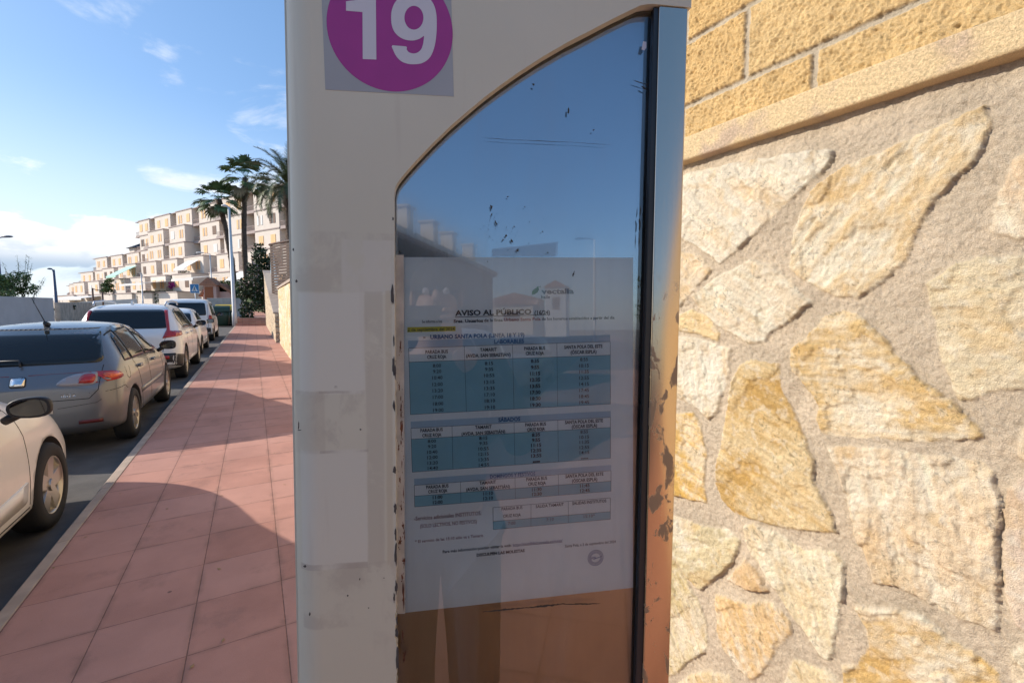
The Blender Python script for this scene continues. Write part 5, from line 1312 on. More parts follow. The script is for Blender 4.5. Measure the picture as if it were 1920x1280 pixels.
def loggia(root, s0, s1, lv, out, rr):
    """open balcony: side walls, dark back wall, parapet"""
    z0, z1 = LV[lv], LV[lv + 1]
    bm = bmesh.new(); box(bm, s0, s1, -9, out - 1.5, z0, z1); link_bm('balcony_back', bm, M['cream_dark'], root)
    bm = bmesh.new(); box(bm, s0 - .1, s1 + .1, out - 1.5, out + .06, z0 - .12, z0 + .06); link_bm('slab_edge', bm, M['slab_edge'], root)
    bm = bmesh.new(); box(bm, s0, s1, out - .12, out - .02, z0 + .06, z0 + .32)
    for k in range(int((s1 - s0) / .22)): box(bm, s0 + .1 + k * .22, s0 + .13 + k * .22, out - .09, out - .06, z0 + .32, z0 + .95)
    box(bm, s0, s1, out - .10, out - .04, z0 + .95, z0 + 1.0)
    link_bm('railing', bm, M['slab_edge'], root)
    bm = bmesh.new(); box(bm, s0 + .5, s0 + 1.7, out - 1.498, out - 1.45, z0 + .1, z0 + 2.1); link_bm('balcony_door', bm, M['dark_void'], root)
def tower(name, label, bays, lvtop, base_out, seed, protr):
    root = broot(name, label, 'flats', 'terraced flats on the hillside'); rr = random.Random(seed)
    for (s, wdt) in bays:
        for lv in range(0, lvtop):
            out = base_out + protr(lv, s)
            lw = min(2.6, wdt * .29); la, lb = s + wdt - lw, s + wdt
            block(root, s, la, lv, lv + 1, out, None, rr)
            if lv >= 1:
                n = 2
                for k in range(n):
                    sx = s + (la - s) * (k + .5) / n + rr.uniform(-.15, .15)
                    m = rr.choices(['shutter', 'shutter_white', 'shutter_brown'], [.76, .12, .12])[0]
                    (shut if rr.random() < .6 else window)(root, sx, LV[lv] + .85, out, m=m)
                loggia(root, la, lb, lv, out - .05, rr)
            else:
                block(root, la, lb, lv, lv + 1, out - .4, None, rr)
        bm = bmesh.new(); box(bm, s + wdt - lw, s + wdt + .1, -9.1, base_out + .05 + protr(lvtop - 1, s) - .2, LV[lvtop] + .0, LV[lvtop] + .14); link_bm('slab_edge', bm, M['slab_edge'], root)
    return root
b1 = tower('apartment_building', 'tall cream apartment block behind the palms with tan shutters', [(-7.5, 9.2), (1.7, 9.0), (10.7, 9.2)], 6, .0, 3, lambda lv, s: [3.6, 2.4, 1.2, .0, .0, .0][lv])
b2 = tower('apartment_building', 'stepped cream apartment block left of the palms with a green striped awning', [(19.9, 9.4), (29.3, 8.6), (37.9, 9.4), (47.3, 7.3)], 6, -.6, 8, lambda lv, s: [6.4, 4.4, 2.6, 1.4 if 25 < s < 40 else 0, 1.2 if 25 < s < 40 else .0, .0][lv])
b3 = tower('apartment_building', 'low four-storey end block left of the tallest roofline', [(54.6, 9.2), (63.8, 9.4), (73.2, 10.0)], 4, -1.0, 12, lambda lv, s: [6.0, 4.2, 1.6 if s < 70 else .3, .0][lv])
b4 = tower('apartment_building', 'lowest terraced block at the far left end beside the lamp', [(83.2, 11.6)], 3, -1.2, 21, lambda lv, s: [5.2, 2.4, .2][lv])
b5 = tower('apartment_building', 'two-storey arcaded wing at the far left end of the row', [(94.8, 11.6)], 2, -1.4, 22, lambda lv, s: [2.4, .2][lv])
for k in range(6):                                   # arcade openings on the last wing and below
    bm = bmesh.new(); s = 84.6 + k * 3.6; o_ = 4.02 if s < 94.5 else 1.02
    pts = [(s, .1), (s + 2.0, .1), (s + 2.0, 1.7)] + [(s + 1.0 + math.cos(a * math.pi / 8), 1.7 + .9 * math.sin(a * math.pi / 8)) for a in range(9)] + [(s, 1.7)]
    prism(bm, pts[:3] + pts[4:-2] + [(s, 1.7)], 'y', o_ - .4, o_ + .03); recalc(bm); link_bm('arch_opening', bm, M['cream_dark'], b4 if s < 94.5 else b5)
def awning(px, py, wpx, hpx, root, m, out=3.0, drop=1.4):
    s, z = fac(px, py); w_ = wpx / FPX * 85
    bm = bmesh.new(); prism(bm, [(0, z), (.0, z - .08), (out, z - drop - .08), (out, z - drop)], 'x', s - w_ / 2, s + w_ / 2)
    box(bm, s - w_ / 2, s + w_ / 2, out - .02, out + .02, z - drop - .35, z - drop - .06)
    recalc(bm); o = link_bm('awning', bm, M[m], root); return o
def awn(root, s0, s1, z, o0, o1, drop, m):
    bm = bmesh.new(); prism(bm, [(o0, z), (o0, z - .06), (o1, z - drop - .06), (o1, z - drop)], 'x', s0, s1); box(bm, s0, s1, o1 + .002, o1 + .04, z - drop - .35, z - drop)
    bm2 = bm; 
    # axis 'x' prism takes (y,z) pairs
    recalc(bm); return link_bm('awning', bm, M[m], root)
awn(b2, 46.2, 51.2, 8.6, 2.2, 5.4, 2.0, 'awning_mint')
awn(b2, 26.0, 36.0, 5.2, 3.9, 8.0, .5, 'awning_white'); awn(b2, 21.0, 25.0, 8.4, 2.2, 4.2, 1.4, 'awning_white')
awn(b1, 12.0, 19.0, 5.6, 3.4, 6.8, .5, 'awning_white'); awn(b1, 3.0, 7.0, 6.0, 3.0, 5.0, 1.3, 'awning_white')
awn(b3, 56, 66, 3.0, 5.1, 8.0, .5, 'awning_white'); awn(b3, 67, 78, 3.0, 5.1, 7.5, .5, 'awning_white')
# roof turret, dish and aerials
bm = bmesh.new(); box(bm, 57.5, 60.3, -4, -1.2, LV[4] + .17, LV[4] + 1.1); w_ = link_bm('roof_turret', bm, M['cream'], b3)
bm = bmesh.new(); a = [bm.verts.new(p) for p in ((57.0, -4.6, 13.0), (60.8, -4.6, 13.0), (60.8, -.6, 13.0), (57.0, -.6, 13.0))]; t = bm.verts.new((58.9, -2.6, 14.1)); bm.faces.new(a[::-1])
for i in range(4): bm.faces.new((a[i], a[(i + 1) % 4], t))
recalc(bm); link_bm('turret_roof', bm, M['dark_void'], w_)
s, z = fac(368, 383)
bm = bmesh.new(); bmesh.ops.create_uvsphere(bm, u_segments=18, v_segments=8, radius=1.0, matrix=Matrix.Translation((s, -3, 18.7)) @ Matrix.Diagonal((1, .45, .8, 1))); link_bm('satellite_dish', bm, M['dark_void'], b2)
bm = bmesh.new(); box(bm, s - 3.4, s - 1.0, -5, -2, 17.87, 18.5); link_bm('chimney', bm, M['roof_tile'], b2)
bm = bmesh.new()
for ds in (0, -2.2): tube(bm, [(s + ds, -4, 17.8), (s + ds, -4, 22.0 + ds)], .05, 5); tube(bm, [(s + ds - .8, -4, 21 + ds), (s + ds + .8, -4, 21 + ds)], .04, 5)
link_bm('aerial', bm, M['pole_grey'], b2)

# ---------------- plants ----------------
def leaf_quads(bm, n, cfun, size, rr, mi=0, flat=.0, droop=.0):
    for _ in range(n):
        c = cfun(); a = Vector((rr.gauss(0, 1), rr.gauss(0, 1), rr.gauss(0, 1) * (1 - flat))).normalized(); b = a.cross(Vector((rr.gauss(0, 1), rr.gauss(0, 1), rr.gauss(0, 1)))).normalized()
        s = size * rr.uniform(.6, 1.3)
        p = [c - a * s, c + b * s * .42, c + a * s, c - b * s * .42]
        f = bm.faces.new([bm.verts.new(q) for q in p]); f.material_index = mi
def fan_palm(name, label, base, top, crown_r, seed, group):
    rr = random.Random(seed); root = empty(name, base, label=label, cat='palm tree', group=group)
    T_ = Vector(top) - Vector(base); bm = bmesh.new(); n = 26; pts = []; rad = []
    for k in range(n + 1):
        t = k / n; bend = math.sin(t * math.pi) * .5
        pts.append(Vector((T_.x * t + bend * .6 * (1 if T_.x < 0 else -1), T_.y * t, T_.z * t))); rad.append((.26 - .06 * t) * (1 + .10 * (k % 2)) * rr.uniform(.94, 1.06))
        if t > .86: rad[-1] *= 1.25
    tube(bm, pts, rad, 12)
    for k in range(150):                               # stubs of old leaf bases
        t = rr.uniform(.2, 1) ** .6; i = int(t * n); p = pts[min(i, n)]; a = rr.uniform(0, 6.28); d = Vector((math.cos(a), math.sin(a), .7)).normalized()
        q = p + Vector((math.cos(a), math.sin(a), 0)) * rad[min(i, n)] * .85; r_ = d.cross(Vector((0, 0, 1))).normalized() * .05
        v = [bm.verts.new(x) for x in (q - r_, q + r_, q + d * .18)]; bm.faces.new(v)
    link_bm('trunk', bm, M['bark'], root)
    c0 = pts[-1]; bm = bmesh.new()
    nl = 29
    for k in range(nl):
        az = k * 2.399 + rr.uniform(-.2, .2); el = R(78) - R(125) * (k / nl) ** .9 + rr.uniform(-.12, .12)
        d = Vector((math.cos(az) * math.cos(el), math.sin(az) * math.cos(el), math.sin(el)))
        Lp = crown_r * rr.uniform(.50, .62); tip = c0 + d * Lp + Vector((0, 0, -.12 * Lp))
        m = 1 if el < R(-38) and rr.random() < .6 else 0
        # stalk
        sd = d.cross(Vector((0, 0, 1))).normalized(); q = [c0 - sd * .025, c0 + sd * .025, tip + sd * .012, tip - sd * .012]
        f = bm.faces.new([bm.verts.new(x) for x in q]); f.material_index = m
        up = sd.cross(d).normalized(); nb = 26; Lb = crown_r * rr.uniform(.38, .48)
        dd = (d + Vector((0, 0, -.35))).normalized()
        for j in range(nb):
            an = R(-100) + R(200) * j / (nb - 1)
            v = (dd * math.cos(an) + sd * math.sin(an)).normalized(); fold = up * (.22 * abs(math.sin(an))); v = (v + fold * .6).normalized()
            L_ = Lb * (.75 + .25 * math.cos(an)) * rr.uniform(.85, 1.1)
            p1 = tip + v * L_ * .62; p2 = tip + v * L_ + Vector((0, 0, -.30 * L_)) * rr.uniform(.6, 1.3); sw = v.cross(up).normalized() * L_ * .075
            A = [bm.verts.new(x) for x in (tip, p1 + sw, p2, p1 - sw)]; f = bm.faces.new(A); f.material_index = m
    link_bm('crown', bm, [M['palm_leaf'], M['palm_dry']], root); return root
def date_palm(name, label, base, top, Lf, seed):
    rr = random.Random(seed); root = empty(name, base, label=label, cat='palm tree')
    T_ = Vector(top) - Vector(base); bm = bmesh.new(); n = 24
    pts = [T_ * (k / n) for k in range(n + 1)]; rad = [(.30 if k < n - 3 else .42) * (1 + .12 * (k % 2)) for k in range(n + 1)]
    tube(bm, pts, rad, 12); link_bm('trunk', bm, M['bark'], root)
    c0 = pts[-1]; bm = bmesh.new()
    nl = 58
    for k in range(nl):
        az = k * 2.399 + rr.uniform(-.15, .15); el = R(80) - R(100) * (k / nl) + rr.uniform(-.1, .1)
        h = Vector((math.cos(az), math.sin(az), 0)); p = c0.copy(); a = el; st = Lf * rr.uniform(.9, 1.08) / 12; prev = p
        for j in range(12):
            a2 = a - R(118) * (j / 12) ** 1.5 * (.55 + .45 * math.cos(el)); d = h * math.cos(a2) + Vector((0, 0, 1)) * math.sin(a2); q = p + d * st
            sd = d.cross(Vector((0, 0, 1)));
            sd = sd.normalized() if sd.length > .05 else Vector((-h.y, h.x, 0)); up = sd.cross(d).normalized()
            w_ = .03 * (1 - j / 14); f = bm.faces.new([bm.verts.new(x) for x in (p - sd * w_, p + sd * w_, q + sd * w_, q - sd * w_)])
            if j > 0:
                for s in (-1, 1):
                    for u in (0, .25, .5, .75):
                        b0 = p.lerp(q, u); Ll = Lf * .17 * math.sin(math.pi * min(1, (j + 1) / 12.5)) ** .6 * rr.uniform(.8, 1.1)
                        v = (sd * s * .85 + d * .7 + up * .25 * rr.uniform(.2, 1.4)).normalized(); e = b0 + v * Ll + Vector((0, 0, -.15 * Ll)); t_ = d * .035
                        bm.faces.new([bm.verts.new(x) for x in (b0 - t_, b0 + t_, e)])
            p = q
    link_bm('crown', bm, M['date_leaf'], root); return root
def palm_at(fn, name, label, pb, pt, d, *a):
    b = at_depth(*pb, d); t = at_depth(*pt, d); b.z = .4; return fn(name, label, tuple(b), tuple(t), *a)
palm_at(fan_palm, 'fan_palm', 'shorter fan palm with a leaning trunk, leftmost of the palms', (441, 560), (410, 374), 44, 2.4, 4, 'fan palms beyond the pavement')
palm_at(fan_palm, 'fan_palm', 'taller fan palm with an upright shaggy trunk, middle of the three palms', (468, 560), (460, 334), 45, 2.8, 9, 'fan palms beyond the pavement')
palm_at(date_palm, 'date_palm', 'feathery date palm half hidden by the totem, rightmost of the palms', (547, 560), (543, 352), 33, 3.5, 2)
def bush(name, label, c, rad, n, size, mats, seed, cat='shrub', group=None, stems=True, flowers=0):
    rr = random.Random(seed); base = Vector((c[0], c[1], max(0.0, c[2] - rad[2]) if stems is True else c[2] - rad[2])); root = empty(name, base, label=label, cat=cat, group=group)
    C = Vector(c) - base
    lobes = [Vector((rr.gauss(0, .42) * rad[0], rr.gauss(0, .42) * rad[1], rr.gauss(0, .42) * rad[2])) for _ in range(14)]
    bm = bmesh.new()
    def cf():
        l = rr.choice(lobes); k = .34
        while True:
            v = Vector((rr.uniform(-1, 1), rr.uniform(-1, 1), rr.uniform(-1, 1)))
            if v.length < 1: break
        v = v.normalized() * v.length ** .5
        return C + l + Vector((v.x * rad[0] * k, v.y * rad[1] * k, v.z * rad[2] * k)) * rr.uniform(.7, 1.35)
    leaf_quads(bm, n, cf, size, rr)
    if flowers: leaf_quads(bm, flowers, cf, size * .8, rr, 1)
    link_bm('foliage', bm, [M[m] for m in mats], root)
    bm = bmesh.new()
    for l in lobes[:8]: tube(bm, [Vector((C.x * .9, C.y * .9, 0)), C * .5 + l * .3, C + l], [.05, .03, .012], 5)
    link_bm('stems', bm, M['bark'], root); return root
c = at_depth(495, 530, 34); bush('flowering_shrub', 'large dark oleander with pale flowers overhanging the far stone wall', (c.x, c.y, c.z), (1.25, 1.5, 2.3), 6500, .14, ['leaf_dark', 'flower_white'], 5, flowers=700)
c = at_depth(8, 548, 24); bush('bamboo_shrub', 'bushy green garden shrub rising above the grey wall at left', (c.x, c.y, c.z + .1), (1.2, 1.1, .9), 3200, .09, ['leaf', 'leaf_dark'], 6, flowers=900)
# airy bamboo sprays over the wall
c = at_depth(38, 540, 24.5); root = empty('bamboo', (c.x, c.y, 0), label='thin airy bamboo sprays leaning right above the grey wall', cat='plant'); rr = random.Random(4); bm = bmesh.new(); bs = bmesh.new()
for k in range(16):
    a = rr.uniform(-1, 1.4); tip = RH * a * 1.1 + Vector((0, 0, rr.uniform(2.4, 4.2))); pts = [Vector((rr.uniform(-.3, .3), 0, .5)), tip * .55 + Vector((0, 0, .5)), tip]
    tube(bs, pts, [.015, .01, .004], 4)
    for j in range(46):
        t = rr.uniform(.35, 1); p = pts[1].lerp(pts[2], (t - .35) / .65) if t > .35 else pts[0]; d = Vector((rr.gauss(0, 1), rr.gauss(0, 1), rr.gauss(0, .5) - .2)).normalized(); sd = d.cross(Vector((0, 0, 1))).normalized() * .012; l = rr.uniform(.12, .3)
        bm.faces.new([bm.verts.new(x) for x in (p, p + d * l * .4 + sd, p + d * l, p + d * l * .4 - sd)])
link_bm('leaves', bm, M['leaf'], root); link_bm('canes', bs, M['leaf_dark'], root)
def hedge(name, label, p0, p1, z0, z1, th, n, seed, wavy=.0):
    p0, p1 = Vector(p0), Vector(p1); rr = random.Random(seed); root = empty(name, (p0.x, p0.y, z0), label=label, cat='hedge', group='clipped hedges before the flats')
    d = (p1 - p0); L_ = d.length; d.normalize(); nrm = Vector((-d.y, d.x, 0)); bm = bmesh.new()
    def cf():
        s = rr.uniform(0, L_); h = rr.random() ** .7 * (z1 - z0); f = rr.uniform(-1, 1); top = (z1 - z0) * (1 - wavy * abs(math.sin(s * 2.1)))
        return d * s + nrm * (math.copysign(abs(f) ** .4, f) * th) + Vector((0, 0, min(h, top)))
    leaf_quads(bm, n, cf, .16, rr); link_bm('foliage', bm, M['hedge'], root)
    bm = bmesh.new()
    k = 0
    while k < L_ - .1:
        e = min(k + 1.1, L_); a, b = d * k, d * e; t_ = nrm * th * .8; zt = (z1 - z0) * (.94 - rr.uniform(0, .05))
        vs = [bm.verts.new(v) for v in (a - t_, b - t_, b + t_, a + t_, a - t_ + Vector((0, 0, zt)), b - t_ + Vector((0, 0, zt)), b + t_ + Vector((0, 0, zt)), a + t_ + Vector((0, 0, zt)))]
        for f in ((0, 3, 2, 1), (4, 5, 6, 7), (0, 1, 5, 4), (1, 2, 6, 5), (2, 3, 7, 6), (3, 0, 4, 7)): bm.faces.new([vs[i] for i in f])
        k = e + .05
    link_bm('core', bm, M['hedge'], root); return root
a, b = at_depth(420, 540, 48), at_depth(510, 540, 40); hedge('hedge', 'tall clipped cypress hedge behind the tall lamp column', a, b, .3, at_depth(450, 524, 46).z, .8, 5200, 3, .12)
a, b = at_depth(266, 540, 78), at_depth(352, 540, 70); hedge('hedge', 'long clipped hedge along the foot of the flats', a, b, .5, at_depth(300, 544, 75).z, .9, 6000, 4, .05)
c = at_depth(335, 536, 74); bush('bougainvillea', 'magenta bougainvillea above the long hedge', (c.x, c.y, c.z), (1.3, 1.0, .9), 1500, .16, ['flower_pink', 'leaf_dark'], 8, flowers=300)
c = at_depth(372, 532, 76); bush('garden_tree', 'dark garden tree under the white awnings behind the crossing sign', (c.x, c.y, c.z), (3.4, 1.5, 2.0), 3200, .2, ['leaf_dark', 'leaf'], 18, cat='tree')
c = at_depth(198, 538, 88); bush('garden_tree', 'small green tree on a terrace of the flats at left', (c.x, c.y, c.z), (1.5, 1.3, 1.2), 1400, .2, ['leaf', 'leaf_dark'], 28, cat='tree')
c = at_depth(125, 578, 30); bush('dry_bush', 'dark dry bush hanging on the rusty wall', (c.x, c.y, c.z), (.5, .4, .28), 700, .09, ['leaf_dark', 'rust'], 38, flowers=300, stems=True)

# ---------------- walls, kiosk, bins, lamps, sign at the end of the street ----------------
def lin(px, py, d, z): v = at_depth(px, py, d); v.z = z; return v
def wall_between(name, label, p0, p1, z0, z1a, z1b, th, m, capm=None, cat='wall', group=None):
    p0, p1 = Vector(p0), Vector(p1); base = Vector((p0.x, p0.y, z0)); root = empty(name, base, label=label, cat=cat, group=group)
    d = (p1 - p0); d.z = 0; L_ = d.length; d.normalize(); n = Vector((-d.y, d.x, 0)) * th / 2
    def slab(name, za0, za1, zb0, zb1, t, mm):
        bm = bmesh.new(); nn = n * t
        vs = [bm.verts.new(v) for v in (-nn + Vector((0, 0, za0)), d * L_ - nn + Vector((0, 0, zb0)), d * L_ + nn + Vector((0, 0, zb0)), nn + Vector((0, 0, za0)), -nn + Vector((0, 0, za1)), d * L_ - nn + Vector((0, 0, zb1)), d * L_ + nn + Vector((0, 0, zb1)), nn + Vector((0, 0, za1)))]
        for f in ((0, 3, 2, 1), (4, 5, 6, 7), (0, 1, 5, 4), (1, 2, 6, 5), (2, 3, 7, 6), (3, 0, 4, 7)): bm.faces.new([vs[i] for i in f])
        recalc(bm); bevel(bm, .01, 1); return link_bm(name, bm, mm, root)
    slab('masonry', 0, z1a - z0, 0, z1b - z0, 1, M[m])
    if capm: slab('coping', z1a - z0 + .003, z1a - z0 + .07, z1b - z0 + .003, z1b - z0 + .07, 1.3, M[capm])
    return root
wall_between('garden_wall', 'long plain grey rendered wall across the road at left', (-10.5, 8, 0), (-10.5, at_x(94, 560, -10.5).y, 0), 0, 1.95, at_x(94, 558.5, -10.5).z, .25, 'render_wall')
yy = at_x(94, 560, -10.5).y
mat('rusty_render', (.45, .38, .31), .9, var=.25, vscale=2.5)
wall_between('stained_wall', 'low rust-stained wall beyond the grey wall', (-10.3, yy + .3, 0), lin(176, 566, 36, 0), 0, at_depth(98, 567, 30).z, at_depth(176, 567, 36).z, .25, 'rusty_render')
wall_between('terrace_wall', 'pale terrace wall in front of the low flats', lin(150, 566, 60, 0), lin(258, 566, 62, 0), 0, at_depth(150, 566, 60).z, at_depth(258, 560, 62).z, .3, 'cream')
# curving stone wall beyond the steps
mat('rubble', (.60, .50, .36), .9); g, b_, tc = getg(M['rubble'])
vd = g.voro(tc, 4.2, 'DISTANCE_TO_EDGE'); vc = g.voro(tc, 4.2, 'F1', 'Color'); vb_ = g.sep(vc)[0]
g.inp(b_.inputs['Base Color'], g.mix(g.ss(vd, .02, .07), (.36, .29, .22), g.mix(vb_, (.74, .62, .44), (.56, .42, .26)))); g.inp(b_.inputs['Normal'], g.bump(g.ss(vd, .0, .12), .8, .05))
wall_between('stone_wall', 'rubble stone wall beyond the steps, under the oleander', lin(448, 575, 46, .3), lin(512, 590, 40, .3), .2, at_depth(448, 560, 46).z, at_depth(512, 560, 40).z, .4, 'rubble')
wall_between('stone_wall', 'stone side wall rising along the steps beneath the blue metal sheet', (.92, 20.3, 0), (.92, 36.5, 0), 0, 1.15, 3.8, .4, 'rubble', 'kerb')
# ramp beyond the steps
bm = bmesh.new(); q = [lin(440, 600, 40.5, .56), lin(512, 600, 38.6, .56), lin(512, 590, 40.5, .95), lin(450, 590, 46, 1.05)]
vs = [bm.verts.new(v) for v in q]; bm.faces.new(vs); r_ = bmesh.ops.extrude_face_region(bm, geom=bm.faces[:])
for e in r_['geom']:
    if isinstance(e, bmesh.types.BMVert): e.co.z -= .6
recalc(bm); o = link_bm('ramp', bm, M['pavement']); tag(o, kind='structure')
# slatted timber screen and the blue sheet
ys = 20.6
scr = empty('timber_screen', (1.3, 21.0, 0), label='dark brown slatted timber screen above the stone walls beside the totem', cat='screen')
p0 = at_depth(505, 460, 22.2); p1 = at_depth(560, 460, 20.2); ztop = p0.z; zb = at_depth(530, 552, 21).z - .3
bm = bmesh.new(); d = (p1 - p0); d.z = 0; Ls = d.length + 2.5; d.normalize(); n_ = Vector((-d.y, d.x, 0)); z = zb; o0 = Vector((p0.x - 1.3, p0.y - 21.0, 0))
while z < ztop - .05:
    a = o0 + n_ * .02; 
    vs = [bm.verts.new(a + d * u + n_ * w_ + Vector((0, 0, zz))) for u, w_, zz in ((0, 0, z), (Ls, 0, z), (Ls, .03, z + .02), (0, .03, z + .02), (0, 0, z + .115), (Ls, 0, z + .115), (Ls, .03, z + .115), (0, .03, z + .115))]
    for f in ((0, 3, 2, 1), (4, 5, 6, 7), (0, 1, 5, 4), (1, 2, 6, 5), (2, 3, 7, 6), (3, 0, 4, 7)): bm.faces.new([vs[i] for i in f])
    z += .135
link_bm('slats', bm, M['wood_brown'], scr)
bm = bmesh.new()
for u in (0, Ls / 2, Ls): tube(bm, [o0 + d * u + n_ * .09, o0 + d * u + n_ * .09 + Vector((0, 0, ztop + .02))], .06, 4)
tube(bm, [o0 + Vector((0, 0, ztop + .03)), o0 + d * Ls + Vector((0, 0, ztop + .03))], .06, 4)
link_bm('posts', bm, M['wood_brown'], scr)
sheet = empty('metal_sheet', (1.1, 24, 0), label='pale blue metal sheet leaning beside the timber screen', cat='sheet')
q = [at_x(507.5, 466, 1.12), at_x(511, 470, 1.12), at_x(525, 560, 1.12), at_x(523, 590, 1.12), at_x(508, 520, 1.12)]
bm = bmesh.new(); prism(bm, [(v.y - 24, v.z) for v in q], 'x', 0, .05); recalc(bm); link_bm('panel', bm, M['blue_sheet'], sheet)
# kiosk-like grey cabinet wall and the recycling containers
c = lin(432, 590, 36.5, -.13); w_ = wall_between('concrete_screen', 'grey concrete screen wall beside the recycling containers', lin(402, 600, 37.5, -.13), lin(451, 600, 37.5, -.13), -.13, at_depth(402, 559, 37.5).z, at_depth(451, 559, 37.5).z, 1.6, 'concrete')
def container(px, d, body, lid, label, hgt=1.5, wd=1.1):
    c = at_depth(px, 600, d); root = empty('recycling_container', (c.x, c.y, -.13), label=label, cat='container', group='containers at the end of the road')
    bm = bmesh.new(); prof = [(.0, .10), (.42, .10), (.50, .3), (.55, 1.05), (.0, 1.05)]
    a = []; n = 20
    for r_, z_ in ((.40, .08), (.48, .2), (.53, .7), (.56, 1.08)):
        a.append([bm.verts.new((wd / 1.1 * r_ * math.copysign(abs(math.cos(t)) ** .5, math.cos(t)), r_ * math.copysign(abs(math.sin(t)) ** .5, math.sin(t)), z_ * hgt / 1.5)) for t in [2 * math.pi * k / n for k in range(n)]])
    for A, B in zip(a, a[1:]):
        for k in range(n): bm.faces.new((A[k], A[(k + 1) % n], B[(k + 1) % n], B[k])).smooth = True
    bm.faces.new(a[0][::-1]); bm.faces.new(a[-1]); link_bm('bin_body', bm, M[body], root)
    bm = bmesh.new(); a = []
    for k in range(9):
        t = math.pi * k / 8; y_, z_ = -.58 * math.cos(t), 1.10 * hgt / 1.5 + .42 * math.sin(t); a.append((bm.verts.new((-.57 * wd / 1.1, y_, z_)), bm.verts.new((.57 * wd / 1.1, y_, z_))))
    for A, B in zip(a, a[1:]): bm.faces.new((A[0], A[1], B[1], B[0]))
    bm.faces.new([q[0] for q in a][::-1]); bm.faces.new([q[1] for q in a]); recalc(bm); bevel(bm, .02, 2, 50); link_bm('lid', bm, M[lid], root)
container(415, 33.0, 'green_bin', 'green_bin', 'dark green rounded recycling container beside the white van')
container(422, 34.6, 'green_bin', 'yellow_lid', 'recycling container with a yellow lid behind the dark green one', 1.6)
# lamps
def street_lamp(px, pyb, pyt, d, label, arm, m, zb=None, dbl=False, r=.07, hang=True, root_px=None):
    t = at_depth(px, pyt, d); b = at_depth(root_px or px, pyb, d); z0 = b.z if zb is None else zb
    b.z = z0; root = empty('street_lamp', b, label=label, cat='street lamp', group='street lamps'); H = t.z - z0
    bm = bmesh.new(); tube(bm, [(0, 0, 0), (0, 0, .9), (0, 0, .95), (0, 0, H)], [r * 1.25, r * 1.2, r, r * .62], 14); recalc(bm); link_bm('pole', bm, M[m], root)
    for s in ((1, -1) if dbl else (1,)):
        dv = RH * arm * s
        bm = bmesh.new(); tube(bm, [Vector((0, 0, H - .05)), Vector((0, 0, H)) + dv * .5 + Vector((0, 0, .04)), Vector((0, 0, H)) + dv + Vector((0, 0, .05))], r * .4, 8); link_bm('arm', bm, M[m], root)
        bm = bmesh.new(); e = Vector((0, 0, H + .08)) + dv
        bmesh.ops.create_uvsphere(bm, u_segments=16, v_segments=8, radius=.5, matrix=Matrix.Translation(e) @ Matrix.Rotation(-YAW, 4, 'Z') @ Matrix.Diagonal((abs(arm) * .55 + .25, .3, .16, 1))); link_bm('lamp_head', bm, M[m], root)
    return root
street_lamp(441, 617, 392, 31.5, 'tall pale street lamp column standing at the end of the pavement', -.3, 'pole_grey', 0.0, r=.13)
street_lamp(107, 585, 506, 42, 'dark blue street lamp in front of the cloud at left', -.35, 'pole_dark', 0, r=.14)
street_lamp(4, 570, 447, 34, 'twin-headed lamp post at the left edge behind the shrub', .9, 'pole_dark', 0, dbl=True, r=.13)
street_lamp(399, 575, 476, 50, 'slim lamp post with a short arm in front of the flats', -1.1, 'pole_grey', .3, r=.08)
street_lamp(268, 565, 514, 62, 'short grey post before the hedge and the mint awning', .01, 'pole_grey', .3, r=.10)
# crossing sign
c = at_depth(366, 560, 34); sg = empty('crossing_sign', (c.x, c.y, 0), label='blue square pedestrian crossing sign above the white van', cat='traffic sign')
zc = at_depth(366, 541, 34).z; sg.rotation_euler = (0, 0, -YAW)
bm = bmesh.new(); tube(bm, [(0, .05, 0), (0, .05, zc + .3)], .035, 8); link_bm('post', bm, M['galv'], sg)
bm = bmesh.new(); box(bm, -.34, .34, -.01, .01, zc - .34, zc + .34); bevel(bm, .004); pl = link_bm('sign_plate', bm, M['white_enamel'], sg)
bm = bmesh.new(); box(bm, -.31, .31, -.014, -.0105, zc - .31, zc + .31); link_bm('blue_field', bm, M['sign_blue'], pl)
bm = bmesh.new(); prism(bm, [(-.25, zc - .21), (.25, zc - .21), (0, zc + .24)], 'y', -.018, -.0145); recalc(bm); link_bm('white_triangle', bm, M['white_enamel'], pl)
bm = bmesh.new()
for a_, b2_, r_ in (((0, zc + .08), (-.01, zc - .04), .028), ((-.01, zc - .04), (-.08, zc - .18), .018), ((-.01, zc - .04), (.07, zc - .18), .018), ((0, zc + .05), (-.08, zc - .02), .014), ((0, zc + .05), (.07, zc - .02), .014)):
    d_ = Vector(b2_) - Vector(a_); n2_ = Vector((-d_.y, d_.x)).normalized() * r_; prism(bm, [tuple(Vector(a_) - n2_), tuple(Vector(b2_) - n2_), tuple(Vector(b2_) + n2_), tuple(Vector(a_) + n2_)], 'y', -.0212, -.0185)
prism(bm, [(.03 * math.cos(k * .7), zc + .125 + .03 * math.sin(k * .7)) for k in range(9)], 'y', -.0212, -.0185); recalc(bm); link_bm('walking_figure', bm, M['black_plastic'], pl)
